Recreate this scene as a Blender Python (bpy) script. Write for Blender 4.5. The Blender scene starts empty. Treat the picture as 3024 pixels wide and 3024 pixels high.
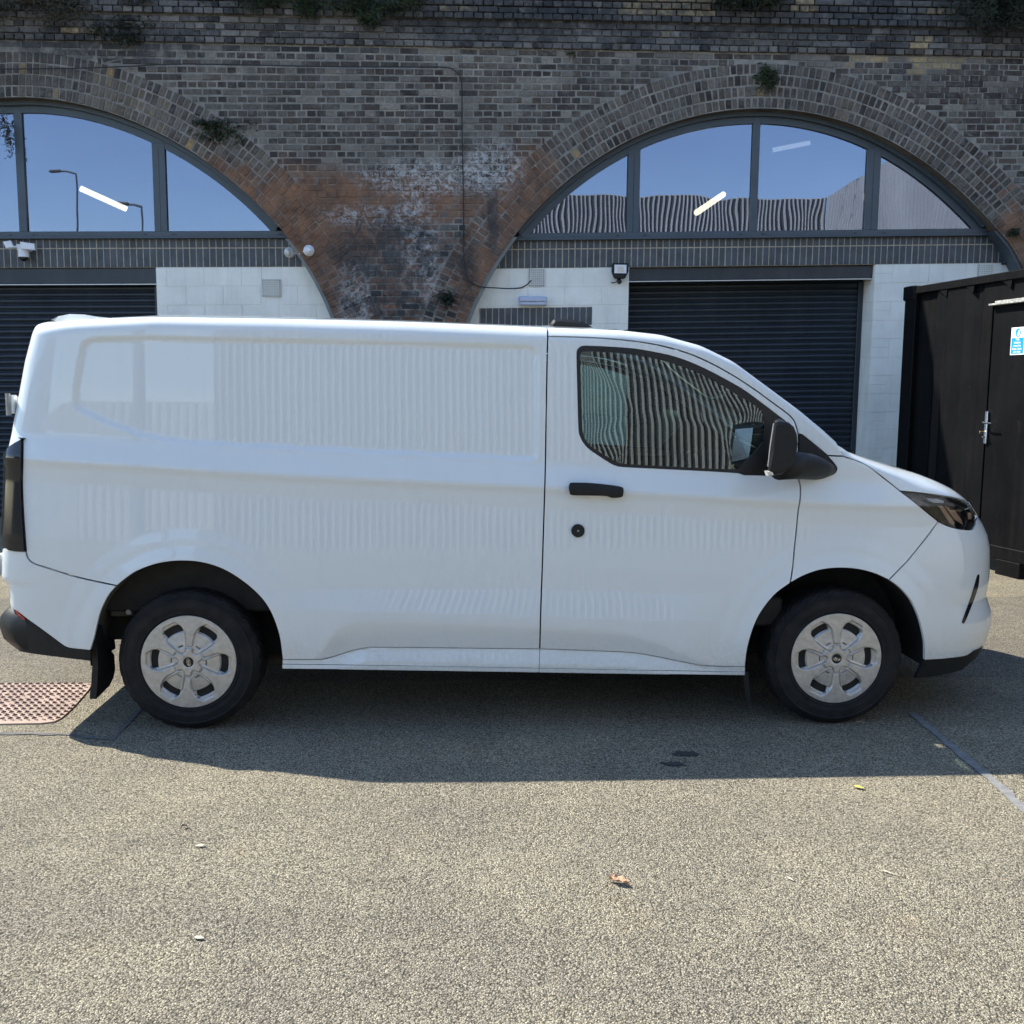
import bpy, math, random
import numpy as np
from mathutils import Vector, Matrix
from mathutils.geometry import delaunay_2d_cdt
random.seed(7); RNG = np.random.default_rng(11)
PI = math.pi
SC = bpy.context.scene
COL = SC.collection

# ------------------------------------------------------------------ camera
FPX = 2900.0
CAM_POS = np.array([1.3088, -4.5629, 1.6065]); YAW, PIT, ROL = 0.046, 0.1213, 0.0072
_F = np.array([math.sin(YAW)*math.cos(PIT), math.cos(YAW)*math.cos(PIT), -math.sin(PIT)])
_R0 = np.array([math.cos(YAW), -math.sin(YAW), 0.0]); _U0 = np.cross(_R0, _F)
_R = math.cos(ROL)*_R0 + math.sin(ROL)*_U0; _U = -math.sin(ROL)*_R0 + math.cos(ROL)*_U0
cd = bpy.data.cameras.new('camera'); cam = bpy.data.objects.new('camera', cd); COL.objects.link(cam)
cd.sensor_width = 36; cd.lens = 36*FPX/3024; cd.clip_start = 0.05; cd.clip_end = 600
cam.matrix_world = Matrix(((_R[0], _U[0], -_F[0], CAM_POS[0]), (_R[1], _U[1], -_F[1], CAM_POS[1]),
                           (_R[2], _U[2], -_F[2], CAM_POS[2]), (0, 0, 0, 1)))
SC.camera = cam

# ------------------------------------------------------------------ light
SUN = Vector((-0.80, 0.365, 1.0)).normalized()          # direction towards the sun
w = bpy.data.worlds.new('World'); SC.world = w; w.use_nodes = True
nt = w.node_tree; nt.nodes.clear()
wo = nt.nodes.new('ShaderNodeOutputWorld'); bg = nt.nodes.new('ShaderNodeBackground')
sky = nt.nodes.new('ShaderNodeTexSky'); sky.sky_type = 'NISHITA'; sky.sun_disc = False
sky.sun_elevation = math.asin(SUN.z); sky.sun_rotation = math.atan2(SUN.x, SUN.y)
sky.air_density = 0.9; sky.dust_density = 0.0; sky.ozone_density = 1.2
bg.inputs['Strength'].default_value = 0.136
nt.links.new(sky.outputs[0], bg.inputs[0]); nt.links.new(bg.outputs[0], wo.inputs[0])
sd = bpy.data.lights.new('sun', 'SUN'); sd.energy = 3.9; sd.angle = math.radians(0.5); sd.color = (1.0, 0.96, 0.86)
so = bpy.data.objects.new('sun', sd); COL.objects.link(so); so.location = (-8, 4, 12)
so.rotation_euler = (-SUN).to_track_quat('-Z', 'Y').to_euler()
SC.view_settings.view_transform = 'Standard'; SC.view_settings.look = 'None'
SC.view_settings.exposure = 1.34; SC.view_settings.gamma = 1.0
SC.cycles.max_bounces = 8; SC.cycles.transparent_max_bounces = 12; SC.cycles.glossy_bounces = 5
SC.cycles.use_denoising = True
SC.cycles.caustics_reflective = False; SC.cycles.caustics_refractive = False

# ------------------------------------------------------------------ projection helpers (photo measurements -> points on real planes)
def ray(px, py): return _F + _R*((px-1512)/FPX) + _U*((1512-py)/FPX)
def on_y(px, py, y): d = ray(px, py); return CAM_POS + d*((y-CAM_POS[1])/d[1])
def on_z(px, py, z=0.0): d = ray(px, py); return CAM_POS + d*((z-CAM_POS[2])/d[2])
WY, WK = 7.45, 0.026
def wall_y(x, d=0.0): return WY - WK*x + d
def on_w(px, py, d=0.0):
    r = ray(px, py); t = (WY + d - WK*CAM_POS[0] - CAM_POS[1])/(r[1] + WK*r[0]); return CAM_POS + t*r
def wxz(px, py, d=0.0): p = on_w(px, py, d); return (p[0], p[2])
def proj(P):
    d = np.asarray(P, float) - CAM_POS; z = d@_F
    return np.stack([1512 + FPX*(d@_R)/z, 1512 - FPX*(d@_U)/z], -1)

# ------------------------------------------------------------------ object helpers
def thing(name, label, cat, loc=(0, 0, 0), group=None):
    o = bpy.data.objects.new(name, None); COL.objects.link(o); o.location = loc; o.empty_display_size = 0.1
    o['label'] = label; o['category'] = cat
    if group: o['group'] = group
    return o
def tag(o, label=None, cat=None, group=None, kind=None):
    if label: o['label'] = label
    if cat: o['category'] = cat
    if group: o['group'] = group
    if kind: o['kind'] = kind
    return o
def origin(o):
    p = Vector(o.location)
    while o.parent: o = o.parent; p = p + Vector(o.location)
    return p
def link(name, me, parent=None, loc=(0, 0, 0)):
    o = bpy.data.objects.new(name, me); COL.objects.link(o)
    if parent is not None: o.parent = parent
    o.location = loc
    return o
def mk(name, V, Fc, mat, parent=None, smooth=False, normals=None, mats=None, midx=None, colors=None, kind=None):
    """mesh in world coordinates -> one object under parent"""
    V = np.asarray(V, float).reshape(-1, 3)
    off = np.array(origin(parent)) if parent is not None else np.zeros(3)
    me = bpy.data.meshes.new(name)
    me.from_pydata((V-off).tolist(), [], [list(map(int, f)) for f in Fc])
    for m in (mats if mats else [mat]): me.materials.append(m)
    if midx is not None: me.polygons.foreach_set('material_index', np.asarray(midx, np.int32))
    if smooth: me.polygons.foreach_set('use_smooth', np.ones(len(me.polygons), bool))
    if colors is not None:
        at = me.color_attributes.new('Col', 'FLOAT_COLOR', 'POINT')
        c = np.ones((len(V), 4)); c[:, :3] = colors; at.data.foreach_set('color', c.ravel())
    me.update()
    if normals is not None: me.normals_split_custom_set_from_vertices([tuple(n) for n in normals])
    o = link(name, me, parent)
    if kind: o['kind'] = kind
    return o
class MB:
    def __init__(s): s.v = []; s.f = []; s.m = []; s.c = []
    def add(s, V, Fc, m=0, c=None):
        b = len(s.v); s.v += [tuple(map(float, p)) for p in V]; s.f += [tuple(b+i for i in f) for f in Fc]; s.m += [m]*len(Fc)
        if c is not None: s.c += [tuple(c)]*len(V)
        return s
    def box(s, x0, x1, y0, y1, z0, z1, m=0, c=None):
        V = [(x0,y0,z0),(x1,y0,z0),(x1,y1,z0),(x0,y1,z0),(x0,y0,z1),(x1,y0,z1),(x1,y1,z1),(x0,y1,z1)]
        return s.add(V, BOXF, m, c)
    def bbox(s, x0, x1, y0, y1, z0, z1, b=0.005, m=0, c=None):
        """box with chamfered edges on all sides"""
        V = []; ids = {}
        for ix, X in ((0, x0), (1, x1)):
            for iy, Y in ((0, y0), (1, y1)):
                for iz, Z in ((0, z0), (1, z1)):
                    sx, sy, sz = (1-2*ix)*b, (1-2*iy)*b, (1-2*iz)*b
                    ids[ix, iy, iz, 'x'] = len(V); V.append((X, Y+sy, Z+sz))
                    ids[ix, iy, iz, 'y'] = len(V); V.append((X+sx, Y, Z+sz))
                    ids[ix, iy, iz, 'z'] = len(V); V.append((X+sx, Y+sy, Z))
        Fc = []
        q = ((0,0),(1,0),(1,1),(0,1))
        for i in (0, 1):
            Fc.append([ids[i, a, c_, 'x'] for a, c_ in (q if i else q[::-1])])
            Fc.append([ids[a, i, c_, 'y'] for a, c_ in (q[::-1] if i else q)])
            Fc.append([ids[a, c_, i, 'z'] for a, c_ in (q if i else q[::-1])])
        for a in (0, 1):
            for c_ in (0, 1):
                e = (a == c_)
                f1 = [ids[a,c_,0,'x'], ids[a,c_,1,'x'], ids[a,c_,1,'y'], ids[a,c_,0,'y']]
                f2 = [ids[a,0,c_,'x'], ids[a,1,c_,'x'], ids[a,1,c_,'z'], ids[a,0,c_,'z']]
                f3 = [ids[0,a,c_,'y'], ids[1,a,c_,'y'], ids[1,a,c_,'z'], ids[0,a,c_,'z']]
                Fc += [f1 if not e else f1[::-1], f2[::-1] if not e else f2, f3 if not e else f3[::-1]]
                for d in (0, 1):
                    t = [ids[a,c_,d,'x'], ids[a,c_,d,'y'], ids[a,c_,d,'z']]
                    Fc.append(t if (a+c_+d) % 2 else t[::-1])
        return s.add(V, Fc, m, c)
    def tube(s, pts, r, n=8, m=0, cap=True):
        pts = [np.array(p, float) for p in pts]; V = []; Fc = []
        rr = r if hasattr(r, '__len__') else [r]*len(pts)
        prev = None
        for i, p in enumerate(pts):
            t = (pts[min(i+1, len(pts)-1)] - pts[max(i-1, 0)]); t /= (np.linalg.norm(t)+1e-12)
            if prev is None:
                a = np.array([0, 0, 1.0]) if abs(t[2]) < .9 else np.array([1.0, 0, 0])
            else: a = prev
            n1 = a - t*(a@t); n1 /= np.linalg.norm(n1); prev = n1; n2 = np.cross(t, n1)
            for k in range(n):
                an = 2*PI*k/n; V.append(p + rr[i]*(math.cos(an)*n1 + math.sin(an)*n2))
        for i in range(len(pts)-1):
            for k in range(n):
                a, b = i*n+k, i*n+(k+1) % n; Fc.append((a, b, b+n, a+n))
        if cap: Fc.append(tuple(range(n))[::-1]); Fc.append(tuple(range((len(pts)-1)*n, len(pts)*n)))
        return s.add(V, Fc, m)
    def prism(s, poly, y0, y1, m=0, bev=0.0):
        """polygon in x,z (any winding) extruded from y0 (front) to y1"""
        P = [np.array(p, float) for p in poly]
        ar = sum(P[i][0]*P[(i+1) % len(P)][1]-P[(i+1) % len(P)][0]*P[i][1] for i in range(len(P)))
        if ar < 0: P = P[::-1]
        n = len(P)
        if bev > 0:
            Q = inset(np.array(P), bev)
            V = [(q[0], y0, q[1]) for q in Q]+[(p[0], y0+bev, p[1]) for p in P]+[(p[0], y1, p[1]) for p in P]; L = 3
        else:
            V = [(p[0], y0, p[1]) for p in P]+[(p[0], y1, p[1]) for p in P]; L = 2
        Fc = [tuple(range(n)), tuple(range((L-1)*n, L*n))[::-1]]
        for l in range(L-1):
            for i in range(n):
                a, b = l*n+i, l*n+(i+1) % n; Fc.append((a, a+n, b+n, b))
        return s.add(V, Fc, m)
    def build(s, name, mat, parent=None, smooth=False, kind=None, mats=None):
        return mk(name, s.v, s.f, mat, parent, smooth, mats=mats, midx=s.m if mats else None,
                  colors=np.array(s.c) if s.c and len(s.c) == len(s.v) else None, kind=kind)
BOXF = [(0,3,2,1),(4,5,6,7),(0,1,5,4),(1,2,6,5),(2,3,7,6),(3,0,4,7)]
def inset(P, d):
    """move a CCW closed polygon inwards by d"""
    n = len(P); Q = np.zeros_like(P)
    for i in range(n):
        a, b, c = P[i-1], P[i], P[(i+1) % n]
        e1 = b-a; e2 = c-b; l1 = np.hypot(*e1)+1e-9; l2 = np.hypot(*e2)+1e-9
        n1 = np.array([-e1[1], e1[0]])/l1; n2 = np.array([-e2[1], e2[0]])/l2
        m = n1+n2; k = m@m; m = m*(2/k) if k > 0.5 else m/(math.sqrt(k)+1e-9)*1.4
        Q[i] = b + m*d
    return Q
def lathe(prof, c, axis_y=True, n=48, a0=0, a1=2*PI):
    """profile [(r, y)] revolved about the y axis through c"""
    V = []; Fc = []; full = abs(a1-a0-2*PI) < 1e-6; cols = n if full else n+1
    for r, y in prof:
        for k in range(cols):
            a = a0+(a1-a0)*k/n; V.append((c[0]+r*math.cos(a), c[1]+y, c[2]+r*math.sin(a)))
    for i in range(len(prof)-1):
        for k in range(n):
            k2 = (k+1) % cols; Fc.append((i*cols+k, i*cols+k2, (i+1)*cols+k2, (i+1)*cols+k))
    return V, Fc

# ------------------------------------------------------------------ materials
def newmat(name):
    m = bpy.data.materials.new(name); m.use_nodes = True; N = m.node_tree.nodes; N.clear()
    out = N.new('ShaderNodeOutputMaterial'); return m, m.node_tree, out
def NN(t, typ, **kw):
    n = t.nodes.new(typ)
    for k, v in kw.items():
        if k.startswith('i_'):
            key = k[2:]; key = int(key) if key.isdigit() else key.replace('_', ' ')
            n.inputs[key].default_value = v
        else: setattr(n, k, v)
    return n
def noise(t, co, scale, detail=4, rough=0.55, dist=0.0):
    n = NN(t, 'ShaderNodeTexNoise'); n.inputs['Scale'].default_value = scale; n.inputs['Detail'].default_value = detail
    n.inputs['Roughness'].default_value = rough; n.inputs['Distortion'].default_value = dist
    t.links.new(co, n.inputs['Vector']); return n.outputs['Fac']
def ramp(t, fac, a, b, ca=(0,0,0,1), cb=(1,1,1,1)):
    r = NN(t, 'ShaderNodeValToRGB'); r.color_ramp.elements[0].position = a; r.color_ramp.elements[1].position = b
    r.color_ramp.elements[0].color = ca; r.color_ramp.elements[1].color = cb; t.links.new(fac, r.inputs[0]); return r.outputs[0]
def mix(t, fac, a, b, typ='MIX'):
    m = NN(t, 'ShaderNodeMix', data_type='RGBA', blend_type=typ)
    for s, v in ((0, fac), (6, a), (7, b)):
        if hasattr(v, 'is_linked'): t.links.new(v, m.inputs[s])
        else: m.inputs[s].default_value = v if s == 0 else (*v, 1) if len(v) == 3 else v
    return m.outputs[2]
def mathn(t, op, a, b=None, c=None):
    m = NN(t, 'ShaderNodeMath', operation=op)
    for i, v in enumerate((a, b, c)):
        if v is None: continue
        if hasattr(v, 'is_linked'): t.links.new(v, m.inputs[i])
        else: m.inputs[i].default_value = v
    return m.outputs[0]
def wpos(t): return NN(t, 'ShaderNodeNewGeometry').outputs['Position']
def smask(t, co, cx, cz, rx, rz, soft=0.4, wob=0.0, wsc=2.0):
    """soft ellipse in world x,z -> 0..1"""
    s = NN(t, 'ShaderNodeSeparateXYZ'); t.links.new(co, s.inputs[0])
    a = mathn(t, 'DIVIDE', mathn(t, 'SUBTRACT', s.outputs[0], cx), rx); b = mathn(t, 'DIVIDE', mathn(t, 'SUBTRACT', s.outputs[2], cz), rz)
    d = mathn(t, 'SQRT', mathn(t, 'ADD', mathn(t, 'MULTIPLY', a, a), mathn(t, 'MULTIPLY', b, b)))
    if wob: d = mathn(t, 'ADD', d, mathn(t, 'MULTIPLY', mathn(t, 'SUBTRACT', noise(t, co, wsc, 5, .65), .5), wob))
    mr = NN(t, 'ShaderNodeMapRange', interpolation_type='SMOOTHSTEP'); t.links.new(d, mr.inputs[0])
    mr.inputs[1].default_value = 1+soft/2; mr.inputs[2].default_value = 1-soft/2; mr.inputs[3].default_value = 0; mr.inputs[4].default_value = 1
    return mr.outputs[0]
def simple(name, col, rough=0.5, metal=0.0, coat=0.0, spec=0.5, nscale=0, namt=0.15, bump=0.0, bscale=60, emit=None):
    m, t, out = newmat(name); b = NN(t, 'ShaderNodeBsdfPrincipled')
    b.inputs['Roughness'].default_value = rough; b.inputs['Metallic'].default_value = metal
    b.inputs['Coat Weight'].default_value = coat; b.inputs['Coat Roughness'].default_value = 0.03
    b.inputs['Specular IOR Level'].default_value = spec
    co = wpos(t)
    if nscale:
        n = noise(t, co, nscale, 5, .6); k = ramp(t, n, .3, .7, tuple(c*(1-namt) for c in col)+(1,), tuple(min(1, c*(1+namt)) for c in col)+(1,))
        t.links.new(k, b.inputs['Base Color'])
    else: b.inputs['Base Color'].default_value = (*col, 1)
    if bump:
        bn = NN(t, 'ShaderNodeBump'); bn.inputs['Strength'].default_value = 1; bn.inputs['Distance'].default_value = bump
        t.links.new(noise(t, co, bscale, 4, .6), bn.inputs['Height']); t.links.new(bn.outputs[0], b.inputs['Normal'])
    if emit: b.inputs['Emission Color'].default_value = (*emit[:3], 1); b.inputs['Emission Strength'].default_value = emit[3]
    t.links.new(b.outputs[0], out.inputs[0]); return m

M = {}
M['paint'] = simple('white_van_paint', (0.705, 0.74, 0.73), 0.45, coat=1.0, nscale=1.3, namt=0.012)
M['paint'].node_tree.nodes['Principled BSDF'].inputs['Coat IOR'].default_value = 1.55; M['paint'].node_tree.nodes['Principled BSDF'].inputs['Coat Roughness'].default_value = 0.003
def add_dirt(m):
    t = m.node_tree; b = t.nodes['Principled BSDF']; src = b.inputs['Base Color'].links[0].from_socket; co = wpos(t)
    s = NN(t, 'ShaderNodeSeparateXYZ'); t.links.new(co, s.inputs[0])
    lo = NN(t, 'ShaderNodeMapRange'); t.links.new(mathn(t, 'ADD', s.outputs[2], mathn(t, 'MULTIPLY', noise(t, co, 3, 5, .7), .25)), lo.inputs[0]); lo.inputs[1].default_value = .62; lo.inputs[2].default_value = .36
    mp = NN(t, 'ShaderNodeMapping'); mp.inputs['Scale'].default_value = (9, 1, 1.2); t.links.new(co, mp.inputs[0])
    streak = ramp(t, noise(t, mp.outputs[0], 1.5, 6, .75), .52, .75)
    f = mathn(t, 'ADD', mathn(t, 'MULTIPLY', lo.outputs[0], mathn(t, 'MULTIPLY', ramp(t, noise(t, co, 55, 4, .8), .35, .7), .40)), mathn(t, 'MULTIPLY', streak, .045))
    t.links.new(mix(t, f, src, (.30, .27, .22)), b.inputs['Base Color'])
add_dirt(M['paint'])
M['blk_plastic'] = simple('black_grained_plastic', (0.010, 0.011, 0.012), 0.50, spec=.32, nscale=40, namt=.2, bump=.0004, bscale=900)
M['blk_gloss'] = simple('gloss_black_trim', (0.010, 0.011, 0.013), 0.12, nscale=20, namt=.1)
M['frame_black'] = simple('black_window_frame', (0.008, 0.008, 0.009), 0.35, nscale=20, namt=.1)
M['dark'] = simple('dark_underbody', (0.012, 0.012, 0.012), 0.8, nscale=15, namt=.4)
M['liner'] = simple('grey_felt_arch_liner', (0.075, 0.07, 0.062), 0.95, nscale=9, namt=.45, bump=.004, bscale=30)
M['tyre'] = simple('tyre_rubber', (0.009, 0.009, 0.010), 0.75, spec=.3, nscale=14, namt=.35, bump=.0006, bscale=300)
M['hubsilver'] = simple('silver_wheel_cover', (0.50, 0.485, 0.455), 0.42, metal=0.6, nscale=34, namt=.16)
M['steel'] = simple('galvanised_steel', (0.35, 0.35, 0.34), 0.5, metal=.6, nscale=12, namt=.3)
M['chrome'] = simple('chrome', (0.75, 0.75, 0.74), 0.15, metal=1.0, nscale=30, namt=.1)
M['brass'] = simple('worn_brass', (0.75, 0.62, 0.36), 0.3, metal=.8, nscale=30, namt=.2)
M['redlens'] = simple('red_reflector', (0.35, 0.008, 0.008), 0.15, coat=1, nscale=60, namt=.2)
M['beige'] = simple('beige_lamp_reflector', (0.62, 0.42, 0.33), 0.4, nscale=30, namt=.12)
M['smoke'] = simple('smoked_lamp_lens', (0.030, 0.026, 0.028), 0.08, coat=1, nscale=9, namt=.5)
M['seat'] = simple('dark_seat_fabric', (0.020, 0.021, 0.024), 0.9, nscale=30, namt=.3)
M['frame'] = simple('anthracite_frame_paint', (0.052, 0.070, 0.088), 0.42, nscale=5, namt=.10)
M['shutter'] = simple('anthracite_shutter_paint', (0.019, 0.026, 0.035), 0.36, nscale=2.5, namt=.22)
M['alu'] = simple('bare_aluminium_edge', (0.60, 0.60, 0.58), 0.35, metal=.6, nscale=20, namt=.15)
M['bluebrick'] = simple('blue_engineering_brick', (0.055, 0.066, 0.080), 0.55, nscale=7, namt=.38, bump=.002, bscale=60)
M['bluemortar'] = simple('tan_mortar', (0.44, 0.38, 0.285), 0.95, nscale=20, namt=.25, bump=.003, bscale=90)
M['whiteblock'] = simple('cream_painted_block', (0.80, 0.80, 0.745), 0.8, nscale=3.0, namt=.08, bump=.0022, bscale=70)
M['whitevent'] = simple('painted_air_brick', (0.74, 0.74, 0.69), 0.8, nscale=5, namt=.1)
M['trim'] = simple('grey_render_fillet', (0.20, 0.22, 0.22), 0.8, nscale=8, namt=.2)
M['camwhite'] = simple('white_camera_plastic', (0.72, 0.73, 0.75), 0.4, nscale=20, namt=.05)
M['domeglass'] = simple('black_dome', (0.006, 0.006, 0.007), 0.08, coat=1, nscale=20, namt=.05)
M['lampface'] = simple('led_lamp_face', (0.66, 0.62, 0.52), 0.25, coat=1, nscale=30, namt=.08)
M['lilac'] = simple('lilac_lamp_diffuser', (0.47, 0.52, 0.68), 0.3, coat=.5, nscale=20, namt=.08)
M['cable'] = simple('black_cable', (0.012, 0.012, 0.013), 0.6, nscale=30, namt=.2)
M['container'] = simple('black_container_paint', (0.0036, 0.0037, 0.0044), 0.55, spec=.12, nscale=2.2, namt=.45, bump=.003, bscale=6)
M['weatherstrip'] = simple('worn_metal_drip_strip', (0.42, 0.41, 0.38), 0.5, metal=.3, nscale=30, namt=.5)
M['sign_white'] = simple('sign_white', (0.80, 0.82, 0.82), 0.4, nscale=20, namt=.03)
M['sign_blue'] = simple('sign_blue', (0.015, 0.30, 0.65), 0.4, nscale=20, namt=.05)
M['cladback'] = simple('dark_gap_between_battens', (0.115, 0.117, 0.12), 0.8, nscale=1, namt=.1)  # dark colour deepens the shade in the recesses behind the battens
M['clad'] = simple('pale_ribbed_cladding', (0.60, 0.60, 0.585), 0.55, nscale=.7, namt=.16)
M['cladgrey'] = simple('grey_ribbed_cladding', (0.34, 0.35, 0.36), 0.55, nscale=.6, namt=.12)
M['pole'] = simple('grey_lamp_post_paint', (0.16, 0.17, 0.18), 0.5, nscale=4, namt=.15)
M['interior'] = simple('dim_workshop_lining', (0.10, 0.10, 0.11), 0.8, nscale=1, namt=.2)
M['tube_on'] = simple('lit_tube_lamp', (0.8, 0.8, 0.75), 0.4, nscale=10, namt=.02, emit=(1.0, 0.93, 0.72, 3.0))
M['tube_faint_glow'] = simple('unlit_tube_glow', (0.75, 0.78, 0.82), 0.3, nscale=10, namt=.05, emit=(0.75, 0.85, 1.0, .55))  # tube is not lit; a faint bluish glow is put into its surface
M['iron'] = simple('rusty_pink_iron_cover', (0.34, 0.25, 0.20), 0.75, nscale=5, namt=.28, bump=.002, bscale=60)
M['iron_stud'] = simple('worn_dark_stud', (0.17, 0.10, 0.08), 0.6, nscale=12, namt=.35)
M['leaf_dry'] = simple('dry_leaf', (0.42, 0.25, 0.15), 0.7, nscale=90, namt=.35)
M['leaf_yel'] = simple('yellow_leaf', (0.50, 0.44, 0.10), 0.6, nscale=90, namt=.2)
M['leaf_pale'] = simple('pale_dry_leaf', (0.52, 0.47, 0.36), 0.7, nscale=90, namt=.25)
M['stem'] = simple('plant_stem', (0.075, 0.055, 0.04), 0.8, nscale=20, namt=.3)
def leafmat(name, a, b):
    m, t, out = newmat(name); bs = NN(t, 'ShaderNodeBsdfPrincipled'); bs.inputs['Roughness'].default_value = .6
    tr = NN(t, 'ShaderNodeBsdfTranslucent'); ms = NN(t, 'ShaderNodeMixShader'); ms.inputs[0].default_value = .25
    c = ramp(t, noise(t, wpos(t), 14, 4, .7), .35, .65, (*a, 1), (*b, 1))
    t.links.new(c, bs.inputs['Base Color']); t.links.new(c, tr.inputs[0])
    t.links.new(bs.outputs[0], ms.inputs[1]); t.links.new(tr.outputs[0], ms.inputs[2]); t.links.new(ms.outputs[0], out.inputs[0]); return m
M['leaf_green'] = leafmat('green_foliage', (0.016, 0.030, 0.016), (0.045, 0.072, 0.032))
M['leaf_grey'] = leafmat('grey_green_foliage', (0.04, 0.043, 0.034), (0.095, 0.095, 0.075))
M['leaf_dark'] = leafmat('dark_foliage', (0.014, 0.024, 0.018), (0.034, 0.05, 0.03))

def glassmat(name, refl, tint, rough=0.0, gcol=(1, 1, 1), wave=0.0, wscale=1.0, f0=0.02):
    m, t, out = newmat(name)
    g = NN(t, 'ShaderNodeBsdfGlossy'); g.inputs['Roughness'].default_value = rough; g.inputs['Color'].default_value = (*gcol, 1)
    tr = NN(t, 'ShaderNodeBsdfTransparent'); tr.inputs[0].default_value = (*tint, 1)
    fr = NN(t, 'ShaderNodeFresnel'); fr.inputs[0].default_value = 1.5
    fac = mathn(t, 'ADD', fr.outputs[0], refl)
    ms = NN(t, 'ShaderNodeMixShader'); t.links.new(fac, ms.inputs[0]); t.links.new(tr.outputs[0], ms.inputs[1]); t.links.new(g.outputs[0], ms.inputs[2])
    if wave:
        bn = NN(t, 'ShaderNodeBump'); bn.inputs['Strength'].default_value = 1; bn.inputs['Distance'].default_value = wave
        t.links.new(noise(t, wpos(t), wscale, 1, .4), bn.inputs['Height']); t.links.new(bn.outputs[0], g.inputs['Normal'])
    t.links.new(ms.outputs[0], out.inputs[0]); return m
M['pane'] = glassmat('coated_window_glass', 0.22, (0.50, 0.50, 0.48), gcol=(0.67, 0.74, 0.94), wave=.0022, wscale=1.5)
M['carglass'] = glassmat('tinted_car_glass', 0.11, (0.36, 0.50, 0.47), gcol=(0.92, 1, 0.98), wave=.0003, wscale=1.2)
M['lampglass'] = glassmat('clear_headlamp_lens', 0.0, (0.9, 0.9, 0.9))

# old brickwork: colour per brick comes from the mesh colour attribute or the object colour
def brickmat(name, mortar=False):
    m, t, out = newmat(name); b = NN(t, 'ShaderNodeBsdfPrincipled'); b.inputs['Roughness'].default_value = .93
    b.inputs['Specular IOR Level'].default_value = .2
    co = wpos(t)
    if mortar: base = ramp(t, noise(t, co, 6, 6, .7), .35, .68, (0.17, 0.163, 0.15, 1), (0.33, 0.31, 0.28, 1))
    else:
        at = NN(t, 'ShaderNodeAttribute', attribute_name='Col'); oi = NN(t, 'ShaderNodeObjectInfo')
        base = mix(t, 1.0, at.outputs['Color'], oi.outputs['Color'], 'ADD')
        mott = ramp(t, noise(t, co, 26, 5, .7), .28, .72, (1.0, .96, .90, 1), (2.4, 2.25, 2.05, 1)); base = mix(t, 1.0, base, mott, 'MULTIPLY')
    # thin lime wash / smeared mortar over everything
    sm = ramp(t, noise(t, co, 3.3, 6, .72, .4), .44, .58); sm2 = ramp(t, noise(t, co, 15, 6, .8), .40, .56)
    base = mix(t, mathn(t, 'MULTIPLY', mathn(t, 'MULTIPLY', sm, sm2), .58), base, ramp(t, noise(t, co, 40, 4, .7), .3, .7, (.13, .125, .118, 1), (.25, .235, .215, 1)))
    # orange lime-and-iron wash low on the pier and arch feet
    for (px, py, rx, rz, wob) in ((900, 640, .95, .62, .9), (1120, 590, 1.35, .30, .7), (1560, 640, .42, .75, 1.0), (860, 850, .55, .7, .8), (1420, 880, .28, .6, .8), (3010, 730, .35, .45, .6), (640, 540, .5, .3, .8)):
        x, z = wxz(px, py); k = smask(t, co, x, z, rx, rz, .55, wob, 2.6)
        k = mathn(t, 'MULTIPLY', k, ramp(t, noise(t, co, 9, 5, .7), .30, .55))
        og = ramp(t, noise(t, co, 5, 5, .7), .35, .65, (0.12, 0.068, 0.046, 1), (0.27, 0.145, 0.085, 1)); base = mix(t, mathn(t, 'MULTIPLY', k, .85), base, og)
    # crumbling white salts
    for (px, py, rx, rz) in ((1250, 525, .75, .2), (1450, 500, .35, .3), (1090, 640, .5, .13), (1220, 700, .16, .6), (1050, 880, .2, .4), (1270, 760, .12, .5)):
        x, z = wxz(px, py); k = smask(t, co, x, z, rx, rz, .9, .7, 4)
        v = ramp(t, noise(t, co, 17, 6, .8, .8), .47, .58); base = mix(t, mathn(t, 'MULTIPLY', mathn(t, 'MULTIPLY', k, v), .75), base, (0.50, 0.51, 0.52))
    # black damp streaks
    for (px, py, rx, rz) in ((1150, 740, .75, .42), (1455, 640, .07, .36), (1370, 790, .16, .45), (1150, 900, .8, .18), (2350, 60, 4.2, .20), (1500, 60, 1.3, .24), (300, 130, 1.2, .2)):
        x, z = wxz(px, py); k = smask(t, co, x, z, rx, rz, .8, .9, 3)
        v = ramp(t, noise(t, co, 7, 6, .75, .5), .36, .56); base = mix(t, mathn(t, 'MULTIPLY', mathn(t, 'MULTIPLY', k, v), .78), base, (0.035, 0.037, 0.042))
    # general grime and mossy patches
    base = mix(t, mathn(t, 'MULTIPLY', ramp(t, noise(t, co, .9, 5, .6), .46, .66), .30), base, (0.075, 0.075, 0.076))
    t.links.new(base, b.inputs['Base Color'])
    bn = NN(t, 'ShaderNodeBump'); bn.inputs['Strength'].default_value = 1; bn.inputs['Distance'].default_value = .011 if not mortar else .008
    t.links.new(noise(t, co, 34, 6, .75), bn.inputs['Height']); t.links.new(bn.outputs[0], b.inputs['Normal'])
    t.links.new(b.outputs[0], out.inputs[0]); return m
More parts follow.
